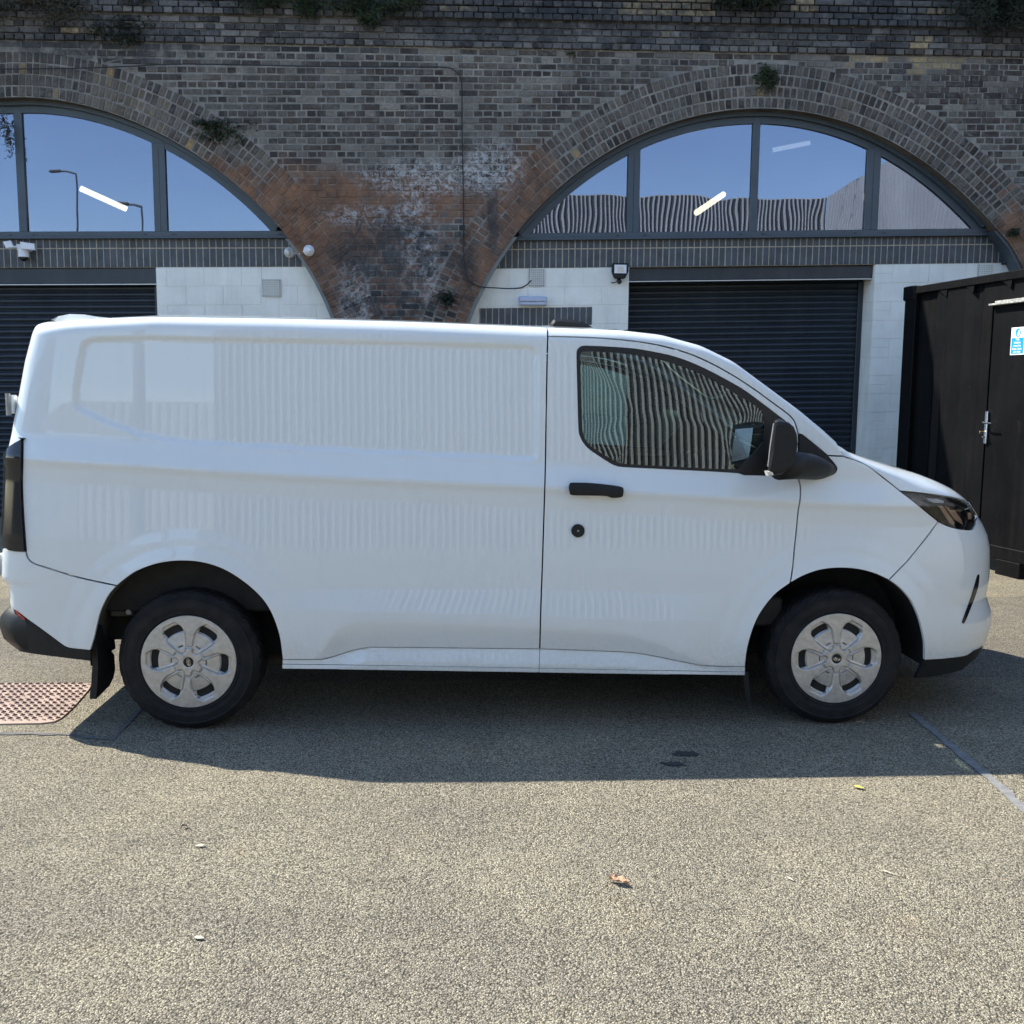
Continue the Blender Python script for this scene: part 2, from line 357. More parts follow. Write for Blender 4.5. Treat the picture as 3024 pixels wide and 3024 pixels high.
def weather(m, kind):
    t = m.node_tree; b = t.nodes['Principled BSDF']; src = b.inputs['Base Color'].links[0].from_socket; co = wpos(t)
    mp = NN(t, 'ShaderNodeMapping'); mp.inputs['Scale'].default_value = (7, 7, .7); t.links.new(co, mp.inputs[0])
    streak = ramp(t, noise(t, mp.outputs[0], 1.3, 6, .75), .48, .72)
    if kind == 'wall': o = mix(t, mathn(t, 'MULTIPLY', streak, .20), src, (.30, .30, .27)); o = mix(t, mathn(t, 'MULTIPLY', ramp(t, noise(t, co, 70, 3, .7), .66, .74), .35), o, (.22, .22, .20))
    if kind == 'shutter': o = mix(t, mathn(t, 'MULTIPLY', streak, .35), src, (.055, .06, .065)); o = mix(t, mathn(t, 'MULTIPLY', ramp(t, noise(t, co, 1.1, 5, .6), .45, .7), .3), o, (.012, .016, .022))
    if kind == 'box':
        o = mix(t, mathn(t, 'MULTIPLY', streak, .30), src, (.022, .018, .017)); o = mix(t, mathn(t, 'MULTIPLY', ramp(t, noise(t, co, 33, 4, .8), .68, .74), .45), o, (.14, .13, .12))
        o = mix(t, mathn(t, 'MULTIPLY', ramp(t, noise(t, co, 6, 6, .8, 1.0), .64, .72), .40), o, (.05, .028, .018))
    if kind == 'tyre': o = mix(t, mathn(t, 'MULTIPLY', ramp(t, noise(t, co, 7, 5, .7), .42, .7), .5), src, (.030, .027, .023))
    t.links.new(o, b.inputs['Base Color'])
weather(M['whiteblock'], 'wall'); weather(M['shutter'], 'shutter'); weather(M['container'], 'box'); weather(M['tyre'], 'tyre')
M['brick'] = brickmat('old_stock_brick'); M['mortar'] = brickmat('old_lime_mortar', True)

def groundmat():
    m, t, out = newmat('weathered_asphalt'); b = NN(t, 'ShaderNodeBsdfPrincipled'); b.inputs['Roughness'].default_value = .92
    b.inputs['Specular IOR Level'].default_value = .25
    co = wpos(t)
    def vor(sc, feature='F1'):
        v = NN(t, 'ShaderNodeTexVoronoi', feature=feature); v.inputs['Scale'].default_value = sc; t.links.new(co, v.inputs['Vector']); return v
    v1 = vor(175); sep = NN(t, 'ShaderNodeSeparateColor'); t.links.new(v1.outputs['Color'], sep.inputs[0])
    st = NN(t, 'ShaderNodeValToRGB'); e = st.color_ramp.elements
    e[0].position = 0; e[0].color = (0.13, 0.125, 0.11, 1); e[1].position = 1; e[1].color = (0.50, 0.47, 0.395, 1)
    for p, c in ((.12, (0.17, 0.16, 0.14, 1)), (.45, (0.275, 0.258, 0.216, 1)), (.85, (0.36, 0.335, 0.28, 1))):
        q = e.new(p); q.color = c
    t.links.new(sep.outputs[0], st.inputs[0])
    gap = ramp(t, v1.outputs['Distance'], .42, .78, (1, 1, 1, 1), (.34, .33, .31, 1))  # micro-shadow between the stones darkened into the colour
    base = mix(t, 1.0, mix(t, 1.0, st.outputs[0], gap, 'MULTIPLY'), (1.34, 1.275, 1.155), 'MULTIPLY')
    big = ramp(t, noise(t, co, .9, 6, .66, .5), .32, .70, (.84, .84, .87, 1), (1.15, 1.14, 1.10, 1)); base = mix(t, 1.0, base, big, 'MULTIPLY')
    mid = ramp(t, noise(t, co, 5.5, 6, .7), .3, .7, (.90, .90, .90, 1), (1.08, 1.08, 1.06, 1)); base = mix(t, 1.0, base, mid, 'MULTIPLY')
    mp = NN(t, 'ShaderNodeMapping'); mp.inputs['Scale'].default_value = (.35, 3.2, 1); mp.inputs['Rotation'].default_value = (0, 0, .12); t.links.new(co, mp.inputs[0])
    band = ramp(t, noise(t, mp.outputs[0], 1.0, 5, .65, .6), .35, .68, (.93, .93, .94, 1), (1.05, 1.05, 1.03, 1)); base = mix(t, 1.0, base, band, 'MULTIPLY')
    spot = ramp(t, noise(t, co, 21, 2, .5), .69, .73); base = mix(t, mathn(t, 'MULTIPLY', spot, .45), base, (0.10, 0.098, 0.09))
    och = ramp(t, noise(t, co, 2.1, 5, .7), .60, .74); base = mix(t, mathn(t, 'MULTIPLY', och, .30), base, mix(t, 1.0, base, (1.15, 1.0, .74), 'MULTIPLY'))
    pit_shade = ramp(t, noise(t, co, 80, 3, .6), .60, .68); base = mix(t, mathn(t, 'MULTIPLY', pit_shade, .65), base, (0.07, 0.068, 0.06))  # shadow in small pits painted as dark flecks
    # an older purplish-grey surface beyond the trench line
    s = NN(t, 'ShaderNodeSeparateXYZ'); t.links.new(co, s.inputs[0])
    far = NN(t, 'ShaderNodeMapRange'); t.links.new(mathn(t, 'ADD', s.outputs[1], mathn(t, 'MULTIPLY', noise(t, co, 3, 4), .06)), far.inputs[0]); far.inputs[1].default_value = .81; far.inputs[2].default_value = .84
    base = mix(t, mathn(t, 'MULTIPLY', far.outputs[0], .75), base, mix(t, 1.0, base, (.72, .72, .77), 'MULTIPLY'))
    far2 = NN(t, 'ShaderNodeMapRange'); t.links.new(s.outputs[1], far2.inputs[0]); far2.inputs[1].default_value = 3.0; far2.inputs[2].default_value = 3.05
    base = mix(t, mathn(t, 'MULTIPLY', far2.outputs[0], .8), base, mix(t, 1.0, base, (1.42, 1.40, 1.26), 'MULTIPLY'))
    t.links.new(base, b.inputs['Base Color'])
    hgt = mathn(t, 'SUBTRACT', 1.0, v1.outputs['Distance'])
    hgt = mathn(t, 'ADD', mathn(t, 'MULTIPLY', hgt, .8), mathn(t, 'MULTIPLY', noise(t, co, 75, 5, .7), 1.5))
    bn = NN(t, 'ShaderNodeBump'); bn.inputs['Strength'].default_value = 1; bn.inputs['Distance'].default_value = .011
    t.links.new(hgt, bn.inputs['Height']); t.links.new(bn.outputs[0], b.inputs['Normal']); t.links.new(b.outputs[0], out.inputs[0]); return m
M['asphalt'] = groundmat()
M['seal'] = simple('pale_bitumen_seal', (0.185, 0.182, 0.178), 0.9, nscale=25, namt=.25, bump=.003, bscale=120)
M['trench'] = simple('dark_trench_seam', (0.12, 0.118, 0.115), 0.9, nscale=25, namt=.3, bump=.003, bscale=120)
M['oil'] = simple('oil_stain', (0.035, 0.036, 0.038), 0.6, nscale=60, namt=.3, bump=.003, bscale=120)
# ================================================================== GROUND
def sheet(name, poly, z, mat, parent=None, label=None, cat=None, kind=None):
    o = mk(name, [(x, y, z) for x, y in poly], [tuple(range(len(poly)))], mat, parent)
    return tag(o, label, cat, kind=kind)
g = mk('ground', [(-70, -70, 0), (70, -70, 0), (70, 70, 0), (-70, 70, 0)], [(0, 1, 2, 3)], M['asphalt']); g['kind'] = 'structure'
def blob(cx, cy, rx, ry, n=26, seed=0, jag=.25, rot=0.0):
    r = random.Random(seed); P = []
    for i in range(n):
        a = 2*PI*i/n; k = 1+jag*(r.random()-.5)*2
        x, y = rx*k*math.cos(a), ry*k*math.sin(a); P.append((cx+x*math.cos(rot)-y*math.sin(rot), cy+x*math.sin(rot)+y*math.cos(rot)))
    return P
def gxy(px, py, z=0): p = on_z(px, py, z); return (p[0], p[1])
# bitumen seal line running away to the right, and the old trench line on the left
def ribbon(pts, wd, z, name, mat, wob=.010, seed=1):
    r = random.Random(seed); V = []; Q = []
    for i in range(len(pts)-1):
        for k in range(8): t = k/8; Q.append((pts[i][0]*(1-t)+pts[i+1][0]*t, pts[i][1]*(1-t)+pts[i+1][1]*t))
    Q.append(pts[-1]); n = len(Q)
    for i, q in enumerate(Q):
        a = np.array(Q[max(i-1, 0)]); b = np.array(Q[min(i+1, n-1)]); d = (b-a)/np.linalg.norm(b-a); nn = np.array([-d[1], d[0]])
        w0 = wd*(1+.55*(r.random()-.5)); V += [(q[0]+nn[0]*w0/2+r.uniform(-wob, wob), q[1]+nn[1]*w0/2, z), (q[0]-nn[0]*w0/2, q[1]-nn[1]*w0/2+r.uniform(-wob, wob), z)]
    o = mk(name, V, [(2*i, 2*i+1, 2*i+3, 2*i+2) for i in range(n-1)], mat); o['kind'] = 'structure'; return o
ribbon([gxy(2690, 2105), gxy(2760, 2162), gxy(2850, 2240), gxy(2930, 2305), gxy(3024, 2390), gxy(3200, 2560)], .040, .004, 'road_seal_line', M['seal'])
ribbon([gxy(-200, 2166), gxy(0, 2167), gxy(200, 2170), gxy(330, 2186), gxy(420, 2090), gxy(560, 2030)], .022, .004, 'road_trench_line', M['trench'], seed=5)
for i, (px, py, rx, ry, rot, lb) in enumerate(((2024, 2227, .055, .032, .1, 'larger ragged oil stain on the shaded asphalt in front of the van'), (1990, 2258, .05, .022, -.2, 'smaller flat oil stain just below the larger one in front of the van'))):
    x, y = gxy(px, py); o = sheet('oil_stain', blob(x, y, rx, ry, 34, i+3, .38, rot), .004+.001*i, M['oil']); tag(o, lb, 'oil stain')
# ribbed iron cover on the left
cx0, cx1 = -2.4, -0.66
cov = thing('inspection_cover', 'pink rusty studded iron inspection cover in the ground behind the rear wheel', 'cover', (-1.5, .45, 0))
P = [(-2.4, .13)]+[gxy(*q, .008) for q in ((0, 2137), (120, 2135), (160, 2130), (182, 2119), (200, 2103), (222, 2082), (243, 2058), (262, 2036), (272, 2018))]+[(-2.4, .79)]
b = MB(); b.v = [(x, y, .008) for x, y in P]+[(x, y, -.02) for x, y in P]; n = len(P)
b.f = [tuple(range(n))]+[(i, i+n, (i+1) % n+n, (i+1) % n) for i in range(n)]; b.m = [0]*len(b.f); b.build('plate', M['iron'], cov)
st = MB(); rr = random.Random(3)
def inpoly(x, y, P):
    c = False
    for i in range(len(P)):
        (x0, y0), (x1, y1) = P[i-1], P[i]
        if (y0 > y) != (y1 > y) and x < (x1-x0)*(y-y0)/(y1-y0)+x0: c = not c
    return c
row = 0; y = .155
while y < .78:
    x = -2.38+(row % 2)*.019
    while x < -.66:
        if inpoly(x, y, P) and rr.random() > .07:
            a = (.7 if row % 2 else -.5); L = .0125
            dx, dy = L*math.cos(a), L*math.sin(a); nx, ny = -math.sin(a)*.0045, math.cos(a)*.0045
            h = .0065
            V = [(x-dx-nx, y-dy-ny, .008), (x+dx-nx, y+dy-ny, .008), (x+dx+nx, y+dy+ny, .008), (x-dx+nx, y-dy+ny, .008),
                 (x-dx*.7, y-dy*.7, .008+h), (x+dx*.7, y+dy*.7, .008+h)]
            st.add(V, [(0, 1, 5, 4), (2, 3, 4, 5), (1, 2, 5), (3, 0, 4)])
        x += .038
    y += .024; row += 1
st.build('stud_pattern', M['iron_stud'], cov, kind='stuff')
# fallen leaves and twigs
def leaf(px, py, size, rot, mat, label, curl=.35, name='fallen_leaf', cat='leaf', asp=.45):
    x, y = gxy(px, py); V = []; Fc = []; n = 8; r = random.Random(int(px))
    for i in range(n+1):
        t = i/n; wd = size*asp*math.sin(PI*min(1, t*1.05))**.7*(1+.25*(r.random()-.5)); zz = .006+size*curl*(.25+.75*abs(math.sin(t*5+px)))*t*(1-t)*1.2
        for k, s in enumerate((-1, -.5, 0, .5, 1)):
            lx, ly = (t-.5)*size, s*wd*.5
            V.append((x+lx*math.cos(rot)-ly*math.sin(rot), y+lx*math.sin(rot)+ly*math.cos(rot), zz+abs(s)**2*size*curl*.35*(1 if i % 3 else .4)))
    for i in range(n):
        for k in range(4): a = i*5+k; Fc.append((a, a+1, a+6, a+5))
    return tag(mk(name, V, Fc, mat, smooth=False), label, cat)
leaf(1826, 2612, .075, -.6, M['leaf_dry'], 'curled brown dry leaf casting a shadow on the sunny asphalt', .5)
leaf(2535, 2330, .05, -.7, M['leaf_yel'], 'yellow leaf on the sunny asphalt just below the shadow edge', .2)
leaf(2541, 2137, .05, -.4, M['leaf_pale'], 'pale green leaf lying in shade beside the front tyre', .15, asp=.3)
leaf(591, 2502, .035, .3, M['leaf_pale'], 'small cream leaf on the sunny asphalt below the rear wheel', .15)
leaf(588, 2775, .035, -.3, M['leaf_pale'], 'cream leaf scrap nearest the camera on the left asphalt', .15)
leaf(2620, 2580, .045, -.8, M['leaf_pale'], 'thin pale leaf sliver on the sunny asphalt below the front wheel', .1, asp=.16)
leaf(2333, 2600, .035, -1.1, M['leaf_pale'], 'short pale leaf scrap left of the thin sliver', .1, asp=.2)
leaf(544, 2446, .02, 0.2, M['stem'], 'small dark lump of dirt on the sunny asphalt', .8, 'dirt_lump', 'dirt', .8)
leaf(1635, 2349, .04, .0, M['stem'], 'dark twig lying just in front of the shadow edge', .05, 'twig', 'twig', .05)
leaf(2960, 2602, .035, .0, M['leaf_dry'], 'reddish twig at the right side of the sunny asphalt', .05, 'twig', 'twig', .07)

# ================================================================== VIADUCT
def WP(x, z, d=0.0): return (x, wall_y(x, -d), z)       # d = distance proud of the brick face
ARCH = {}
def make_arch(key, cx, cz, pts, ext):
    P = np.array([wxz(*q) for q in pts]); a = np.arctan2(P[:, 1]-cz, P[:, 0]-cx); r = np.hypot(P[:, 0]-cx, P[:, 1]-cz)
    lo, hi = a.min(), a.max(); c = np.polyfit(a, r, 5 if key == 'R' else 4)
    def rad(th):
        th = np.asarray(th, float); t2 = np.clip(th if key == 'R' else th, lo, hi)
        if key == 'L': t2 = np.where(th > hi, np.clip(2*hi-th, lo, hi), t2)
        return np.polyval(c, t2)
    ARCH[key] = (cx, cz, rad)
make_arch('R', 4.75, 1.30, [(1375, 952), (1398.6, 895.4), (1429.6, 833), (1466, 771), (1510, 706.5), (1569, 631), (1647, 556), (1724.6, 497), (1828, 435), (1925, 383),
          (2000, 352), (2127, 331), (2246.6, 319), (2360, 324), (2464, 350), (2541.6, 379), (2671, 440), (2748.6, 494), (2826, 554), (2893.6, 615), (2950.5, 681), (2987, 728)], 0)
make_arch('L', -4.0, 0.85, [(0, 289), (87, 288), (196, 298), (283, 318), (348, 341), (420, 372), (518, 418), (621, 483), (699, 545), (776, 618), (849, 704), (906, 776), (947, 849), (986, 939)], 0)
def arch_d(key, x, z):
    cx, cz, rad = ARCH[key]; th = np.arctan2(z-cz, x-cx); th = np.where(th < -PI/2, th+2*PI, th); return np.hypot(x-cx, z-cz)-rad(th)
def arch_x(key, z, side, extra=0.0):
    cx, cz, rad = ARCH[key]; x = cx+side*3.5
    for _ in range(30):
        f = arch_d(key, x, z)-extra; x -= side*f*1.0 if abs(x-cx) > .3 else 0
    return float(x)
def course_tilt(z): return float(np.interp(z, [0, 4.9, 5.5, 7], [.013, .012, -.003, -.006]))
viad = thing('railway_viaduct', 'weathered old brick railway viaduct face between and above the two arches', 'viaduct', WP(1.3, 0))
ZL1 = wxz(1500, 136)[1]; ZL2 = wxz(1500, 58)[1]; TOPZ = 6.95; REACH = .52
# backing of lime mortar with arch holes
def region(name, outline, holes, step, mat, parent, fn, sm=False):
    V2 = []; E = []
    for L in [outline]+holes:
        b0 = len(V2); V2 += [Vector(p) for p in L]; E += [(b0+i, b0+(i+1) % len(L)) for i in range(len(L))]
    r = delaunay_2d_cdt(V2, E, [], 0, 1e-5); vs = np.array([tuple(v) for v in r[0]]); Fc = []
    for f in r[2]:
        c = vs[list(f)].mean(0)
        if inpoly(c[0], c[1], outline) and not any(inpoly(c[0], c[1], h) for h in holes): Fc.append(f)
    return mk(name, [fn(x, z) for x, z in vs], Fc, mat, parent, sm)
def arch_outline(key, extra, a0, a1, n=70, base=-.05):
    cx, cz, rad = ARCH[key]; P = []
    for i in range(n+1): t = a0+(a1-a0)*i/n; r = float(rad(t))+extra; P.append((cx+r*math.cos(t), cz+r*math.sin(t)))
    P = [(P[0][0]+.0, base)]+P+[(P[-1][0], base)]; return P
AL = arch_outline('L', 0, -.02, PI+.02); AR = arch_outline('R', 0, -.12, PI+.12)
region('mortar_bed', [(-40, -.06), (40, -.06), (40, TOPZ), (-40, TOPZ)], [AL, AR], .5, M['mortar'], viad, lambda x, z: (x, wall_y(x, .0015), z))
# soffits
for P in (AL, AR):
    b = MB(); n = len(P)
    b.add([(x, wall_y(x, .006), z) for x, z in P]+[(x, wall_y(x, .50), z) for x, z in P], [(i, i+1, i+1+n, i+n) for i in range(n-1)])
    b.build('arch_soffit', M['brick'], viad).color = (.07, .062, .055, 1)
bk = MB(); bk.box(-40, 40, 7.75, 14.2, 5.45, TOPZ-.01); bk.box(-40, 40, 14.2, 14.5, 0, TOPZ-.01); bk.build('viaduct_core', M['mortar'], viad)
b = MB(); b.box(-40, 40, 7.0, 14.5, TOPZ, TOPZ+.12); b.build('coping', M['mortar'], viad)
# brick shapes
def brickshape(seed, lx, lz, dep=.04):
    r = random.Random(seed); hx, hz = lx/2, lz/2; j = lambda a: r.uniform(-a, a); c = .005
    F0 = [(-hx+c+j(.003), -.004+j(.002), -hz+c+j(.003)), (hx-c+j(.003), -.004+j(.002), -hz+c+j(.003)), (hx-c+j(.003), -.004+j(.002), hz-c+j(.003)), (-hx+c+j(.003), -.004+j(.002), hz-c+j(.003))]
    B0 = [(-hx, .0035, -hz), (hx, .0035, -hz), (hx, .0035, hz), (-hx, .0035, hz)]; D0 = [(x, dep, z) for x, _, z in B0]
    V = F0+B0+D0; Fc = [(0, 1, 2, 3)]
    for l in (0, 4):
        for i in range(4): a, b_ = l+i, l+(i+1) % 4; Fc.append((a, a+4, b_+4, b_))
    return np.array(V), Fc
YEL = [(1840, 0, 2096, 50), (2335, 5, 2412, 38), (2730, 18, 2822, 46), (2695, 100, 2762, 123), (2666, 120, 2762, 145), (2664, 160, 2846, 177), (2680, 177, 2830, 204), (2652, 204, 2745, 228), (2497, 172, 2613, 192), (190, 85, 320, 112), (1290, 15, 1395, 35)]
TAN = [(2470, 290, 2545, 345), (270, 230, 345, 320), (345, 250, 420, 330), (420, 300, 500, 390)]
def brick_col(x, z, r, ring=False):
    px, py = proj(WP(x, z)); k = r.random()
    for (a, b_, c, d) in YEL:
        if a <= px <= c and b_ <= py <= d: q = r.uniform(.8, 1.15); return (.20*q, .165*q, .105*q)
    if ring:
        for (a, b_, c, d) in TAN:
            if a <= px <= c and b_ <= py <= d: q = r.uniform(.7, 1.15); return (.095*q, .080*q, .06*q)
        pal = [(.024, .022, .022), (.045, .036, .032), (.055, .049, .044), (.075, .067, .058), (.042, .036, .032), (.052, .048, .045)]
        c = pal[int(k*6)]
        if r.random() < .015: c = (.18, .13, .065)
    else:
        mid = 150 < py < 520
        if mid: pal = [(.024, .022, .023), (.030, .028, .028), (.036, .031, .030), (.045, .038, .034), (.11, .105, .10), (.075, .072, .07)]
        else: pal = [(.020, .021, .025), (.034, .036, .042), (.070, .072, .078), (.085, .085, .088), (.055, .057, .063), (.038, .040, .046)]
        c = pal[int(k*6)]
        if not mid and r.random() < .012: c = (.11, .095, .068)
    if py > 560 and px < 1700 or (py > 540 and px > 2950):
        if r.random() < .6: c = tuple(a*.5+b_*.5 for a, b_ in zip(c, (.15, .075, .045)))
    q = r.uniform(.8, 1.25); return tuple(v*q for v in c)
items = []   # (x, z, len, height, rot, proud, color)
R5 = random.Random(5); CH = .0762; i = 0
nrow = int(TOPZ/CH)
for i in range(nrow):
    z0 = (i+.5)*CH; stretch = i % 2 == 0; pitch = .2286 if stretch else .1143; tl = course_tilt(z0)
    lz = CH-.0125; x = -10.0+(0.0 if stretch else .057)
    while x < 11.0:
        L = pitch-.0105; xc = x+pitch/2; zz = z0+tl*(xc-1.5); proud = 0.0
        if zz > ZL1-(-.004)*(xc-1.5)*0: proud = .022
        if zz > ZL2: proud = .05
        if abs(zz-ZL1) < CH*.55: proud = .04
        if abs(zz-ZL2) < CH*.55: proud = .075
        xa, xb = x+.0062, x+pitch-.0062; skip = False
        for key in 'LR':
            cx, cz, rad = ARCH[key]
            d0, d1 = float(arch_d(key, xa, zz)), float(arch_d(key, xb, zz))
            if zz < cz: 
                xl, xr2 = arch_x(key, max(zz, .2), -1, REACH), arch_x(key, max(zz, .2), 1, REACH)
                if xl < xc < xr2: skip = True
                continue
            if d0 < REACH and d1 < REACH: skip = True
            elif d0 < REACH: xa = xb-(xb-xa)*(d1-REACH)/(d1-d0)
            elif d1 < REACH: xb = xa+(xb-xa)*(d0-REACH)/(d0-d1)
        if not skip and xb-xa > .03 and not (stretch is False and R5.random() < 0):
            xa += R5.uniform(-.002, .0045); xb -= R5.uniform(-.002, .0045); items.append(((xa+xb)/2, zz+R5.uniform(-.0022, .0022), xb-xa, lz*R5.uniform(.93, 1.02), math.atan(tl), proud+R5.uniform(-.004, .005), brick_col(xc, zz, R5)))
        x += pitch
def place_bricks(items, parent, n_ind, name='brick', mass='brick_mass', ref=(1.3, 4.55), dep=.04):
    off = np.array(origin(parent)); order = sorted(range(len(items)), key=lambda k: (items[k][0]-ref[0])**2+(items[k][1]-ref[1])**2*1.6)
    ind = set(order[:n_ind]); V = []; Fc = []; C = []; cache = {}
    for k, (x, z, L, H, rot, pr, col) in enumerate(items):
        if k in ind:
            key = (round(L, 2), round(H, 2), k % 7)
            if key not in cache:
                sv, sf = brickshape(k, L, H, dep); me = bpy.data.meshes.new(name); me.from_pydata(sv.tolist(), [], sf); me.materials.append(M['brick']); cache[key] = me
            o = link(name, cache[key], parent, tuple(np.array(WP(x, z, pr))-off)); o.rotation_euler = (0, -rot, -math.atan(WK)); o.color = (*col, 1)
        else:
            sv, sf = brickshape(k, L, H, dep); c, s = math.cos(rot), math.sin(rot); b0 = len(V)
            xx = x+sv[:, 0]*c-sv[:, 2]*s; zz = z+sv[:, 0]*s+sv[:, 2]*c
            V += list(zip(xx, WY-WK*xx-pr+sv[:, 1], zz)); Fc += [tuple(b0+i for i in f) for f in sf]; C += [col]*len(sv)
    if Fc:
        o = mk(mass, V, Fc, M['brick'], parent, colors=np.array(C)); o.color = (0, 0, 0, 1); o['kind'] = 'stuff'
place_bricks(items, viad, 300)
# arch rings: four rings of headers each
for key, lab, a0, a1 in (('R', 'four-ring brick arch over the right-hand window, fern growing near its crown', -.1, PI+.12), ('L', 'four-ring brick arch over the left-hand window, ivy patch on its right haunch', -.05, PI*.62)):
    cx, cz, rad = ARCH[key]; ar = thing('brick_arch', lab, 'brick arch', WP(cx, cz), 'brick arches of the viaduct'); its = []
    for k in range(4):
        th = a0+R5.random()*.02
        while th < a1:
            r0 = float(rad(th))+.006+k*.127; pitch = .0775; rm = r0+.058
            its.append((cx+rm*math.cos(th), cz+rm*math.sin(th), pitch-.0125-R5.uniform(-.002, .006), .112*R5.uniform(.93, 1.02), th-PI/2+R5.uniform(-.02, .02), R5.uniform(-.004, .006), brick_col(cx+rm*math.cos(th), cz+rm*math.sin(th), R5, True)))
            th += pitch/rm*(1+.08*(R5.random()-.5))
    place_bricks(its, ar, 300, ref=(cx+(.2 if key == 'R' else 2.6), cz+4.2))

# ================================================================== ARCH INFILLS
DI = .25      # infill face is this far behind the brick face
def IP(x, z, d=0.0): return (x, wall_y(x, DI-d), z)
def iw(px, py, d=0.0): return wxz(px, py, DI-d)
def clip_arch(P, key, extra):
    """keep the part of P inside the arch curve (radius + extra), following the curve"""
    cx, cz, rad = ARCH[key]; fn = lambda p: -(float(arch_d(key, p[0], p[1]))-extra) if p[1] > .9 else 1.0
    D = []
    for i in range(len(P)):
        a, b_ = P[i-1], P[i]; m = max(2, int(math.hypot(a[0]-b_[0], a[1]-b_[1])/.06))
        D += [(a[0]+(b_[0]-a[0])*k/m, a[1]+(b_[1]-a[1])*k/m) for k in range(1, m+1)]
    Q = []; 
    for i in range(len(D)):
        a, b_ = D[i-1], D[i]; fa, fb = fn(a), fn(b_)
        if (fa >= 0) != (fb >= 0): t = fa/(fa-fb); Q.append((a[0]+(b_[0]-a[0])*t, a[1]+(b_[1]-a[1])*t, 'out' if fa >= 0 else 'in'))
        if fb >= 0: Q.append((b_[0], b_[1], ''))
    F = []
    for i in range(len(Q)):
        F.append(Q[i][:2]); q, r_ = Q[i], Q[(i+1) % len(Q)]
        if q[2] == 'out' and r_[2] == 'in':
            t0, t1 = [a+2*PI if a < -PI/2 else a for a in (math.atan2(q[1]-cz, q[0]-cx), math.atan2(r_[1]-cz, r_[0]-cx))]; m = max(1, int(abs(t1-t0)/.02))
            for k in range(1, m): t = t0+(t1-t0)*k/m; rr_ = float(rad(t))+extra; F.append((cx+rr_*math.cos(t), cz+rr_*math.sin(t)))
    return F
def clip_poly(P, fn):
    """Sutherland-Hodgman against fn(p) >= 0"""
    Q = []
    for i in range(len(P)):
        a, b_ = P[i-1], P[i]; fa, fb = fn(a), fn(b_)
        if (fa >= 0) != (fb >= 0): t = fa/(fa-fb); Q.append((a[0]+(b_[0]-a[0])*t, a[1]+(b_[1]-a[1])*t))
        if fb >= 0: Q.append(b_)
    return Q
def iprism(name, P, d0, thick, mat, parent, bev=.003, label=None):
    """polygon on the infill plane, front face d0 proud of it"""
    b = MB(); b.prism(P, 0, thick, bev=bev); V = [(x, wall_y(x, DI-d0)+y, z) for x, y, z in b.v]
    o = mk(name, V, b.f, mat, parent)
    if label: o['label'] = label
    return o
def cutter(key, extra=-.004): return lambda p: -(float(arch_d(key, p[0], p[1]))-extra) if p[1] > .9 else 1.0
# --- tilt of each infill
TL = {'L': .013, 'R': .0205}
ZS = {'L': (iw(300, 790)[1], iw(300, 790)[0]), 'R': (iw(1858, 789)[1], iw(1858, 789)[0])}
def tz(key, x, z): return z+TL[key]*(x-ZS[key][1])      # z given at the reference x
SB = {k: ZS[k][0] for k in 'LR'}                        # soldier course bottom
xlimL, xlimR = -5.2, 8.6
def soldier_band(key, x0, x1, thn):
    zb = SB[key]; h1 = .215; h2 = .1; g_ = .0135; pit = .0765 if key == 'R' else .0795
    n = int((x1-x0)/pit); cut = cutter(key); rr = random.Random(8)
    me_cache = {}
    for i in range(n+1):
        xa = x0+i*pit; 
        for (za, zc) in ((zb+.004, zb+.004+h1), (zb+.004+h1+g_, zb+.004+h1+g_+h2)):
            j = rr.uniform(-.0015, .0015); P = [(xa+j, tz(key, xa, za)), (xa+pit-g_+j, tz(key, xa, za)), (xa+pit-g_+j, tz(key, xa, zc)), (xa+j, tz(key, xa, zc))]
            if min(cut(p) for p in P) < 0:
                P = clip_poly(P, cut)
                if len(P) < 3: continue
                iprism('blue_brick', P, .004+rr.uniform(-.001, .001), .05, M['bluebrick'], thn, .0015)
            else:
                k = 'f' if zc-za > .15 else 'h'; cxx, czz = (P[0][0]+P[1][0])/2, (P[0][1]+P[2][1])/2
                if k not in me_cache:
                    o = iprism('blue_brick', P, .004, .05, M['bluebrick'], thn, .0015); o.data.transform(Matrix.Translation(-(Vector(IP(cxx, czz))-Vector(origin(thn)))))
                    o.location = Vector(IP(cxx, czz))-origin(thn); me_cache[k] = o.data
                else: link('blue_brick', me_cache[k], thn, Vector(IP(cxx, czz, rr.uniform(-.001, .001)))-origin(thn))
    # mortar behind
    P = [(x0, tz(key, x0, zb)), (x1+.1, tz(key, x1+.1, zb)), (x1+.1, tz(key, x1+.1, zb+.34)), (x0, tz(key, x0, zb+.34))]
    Q = []
    for i in range(60): t = i/59; Q.append((P[0][0]+(P[1][0]-P[0][0])*t, P[0][1]+(P[1][1]-P[0][1])*t))
    for i in range(60): t = i/59; Q.append((P[2][0]+(P[3][0]-P[2][0])*t, P[2][1]+(P[3][1]-P[2][1])*t))
    Q = clip_arch(P, key, 0); iprism('mortar_bed', Q, -.001, .12, M['bluemortar'], thn, 0)
bandL = thing('blue_brick_band', 'band of upright blue bricks under the left arched window', 'brick band', IP(-3, SB['L']), 'blue brick bands under the arched windows')
soldier_band('L', -8.0, -.75, bandL)
bandR = thing('blue_brick_band', 'band of upright blue bricks under the right arched window', 'brick band', IP(4, SB['R']), 'blue brick bands under the arched windows')
soldier_band('R', 1.55, 8.2, bandR)

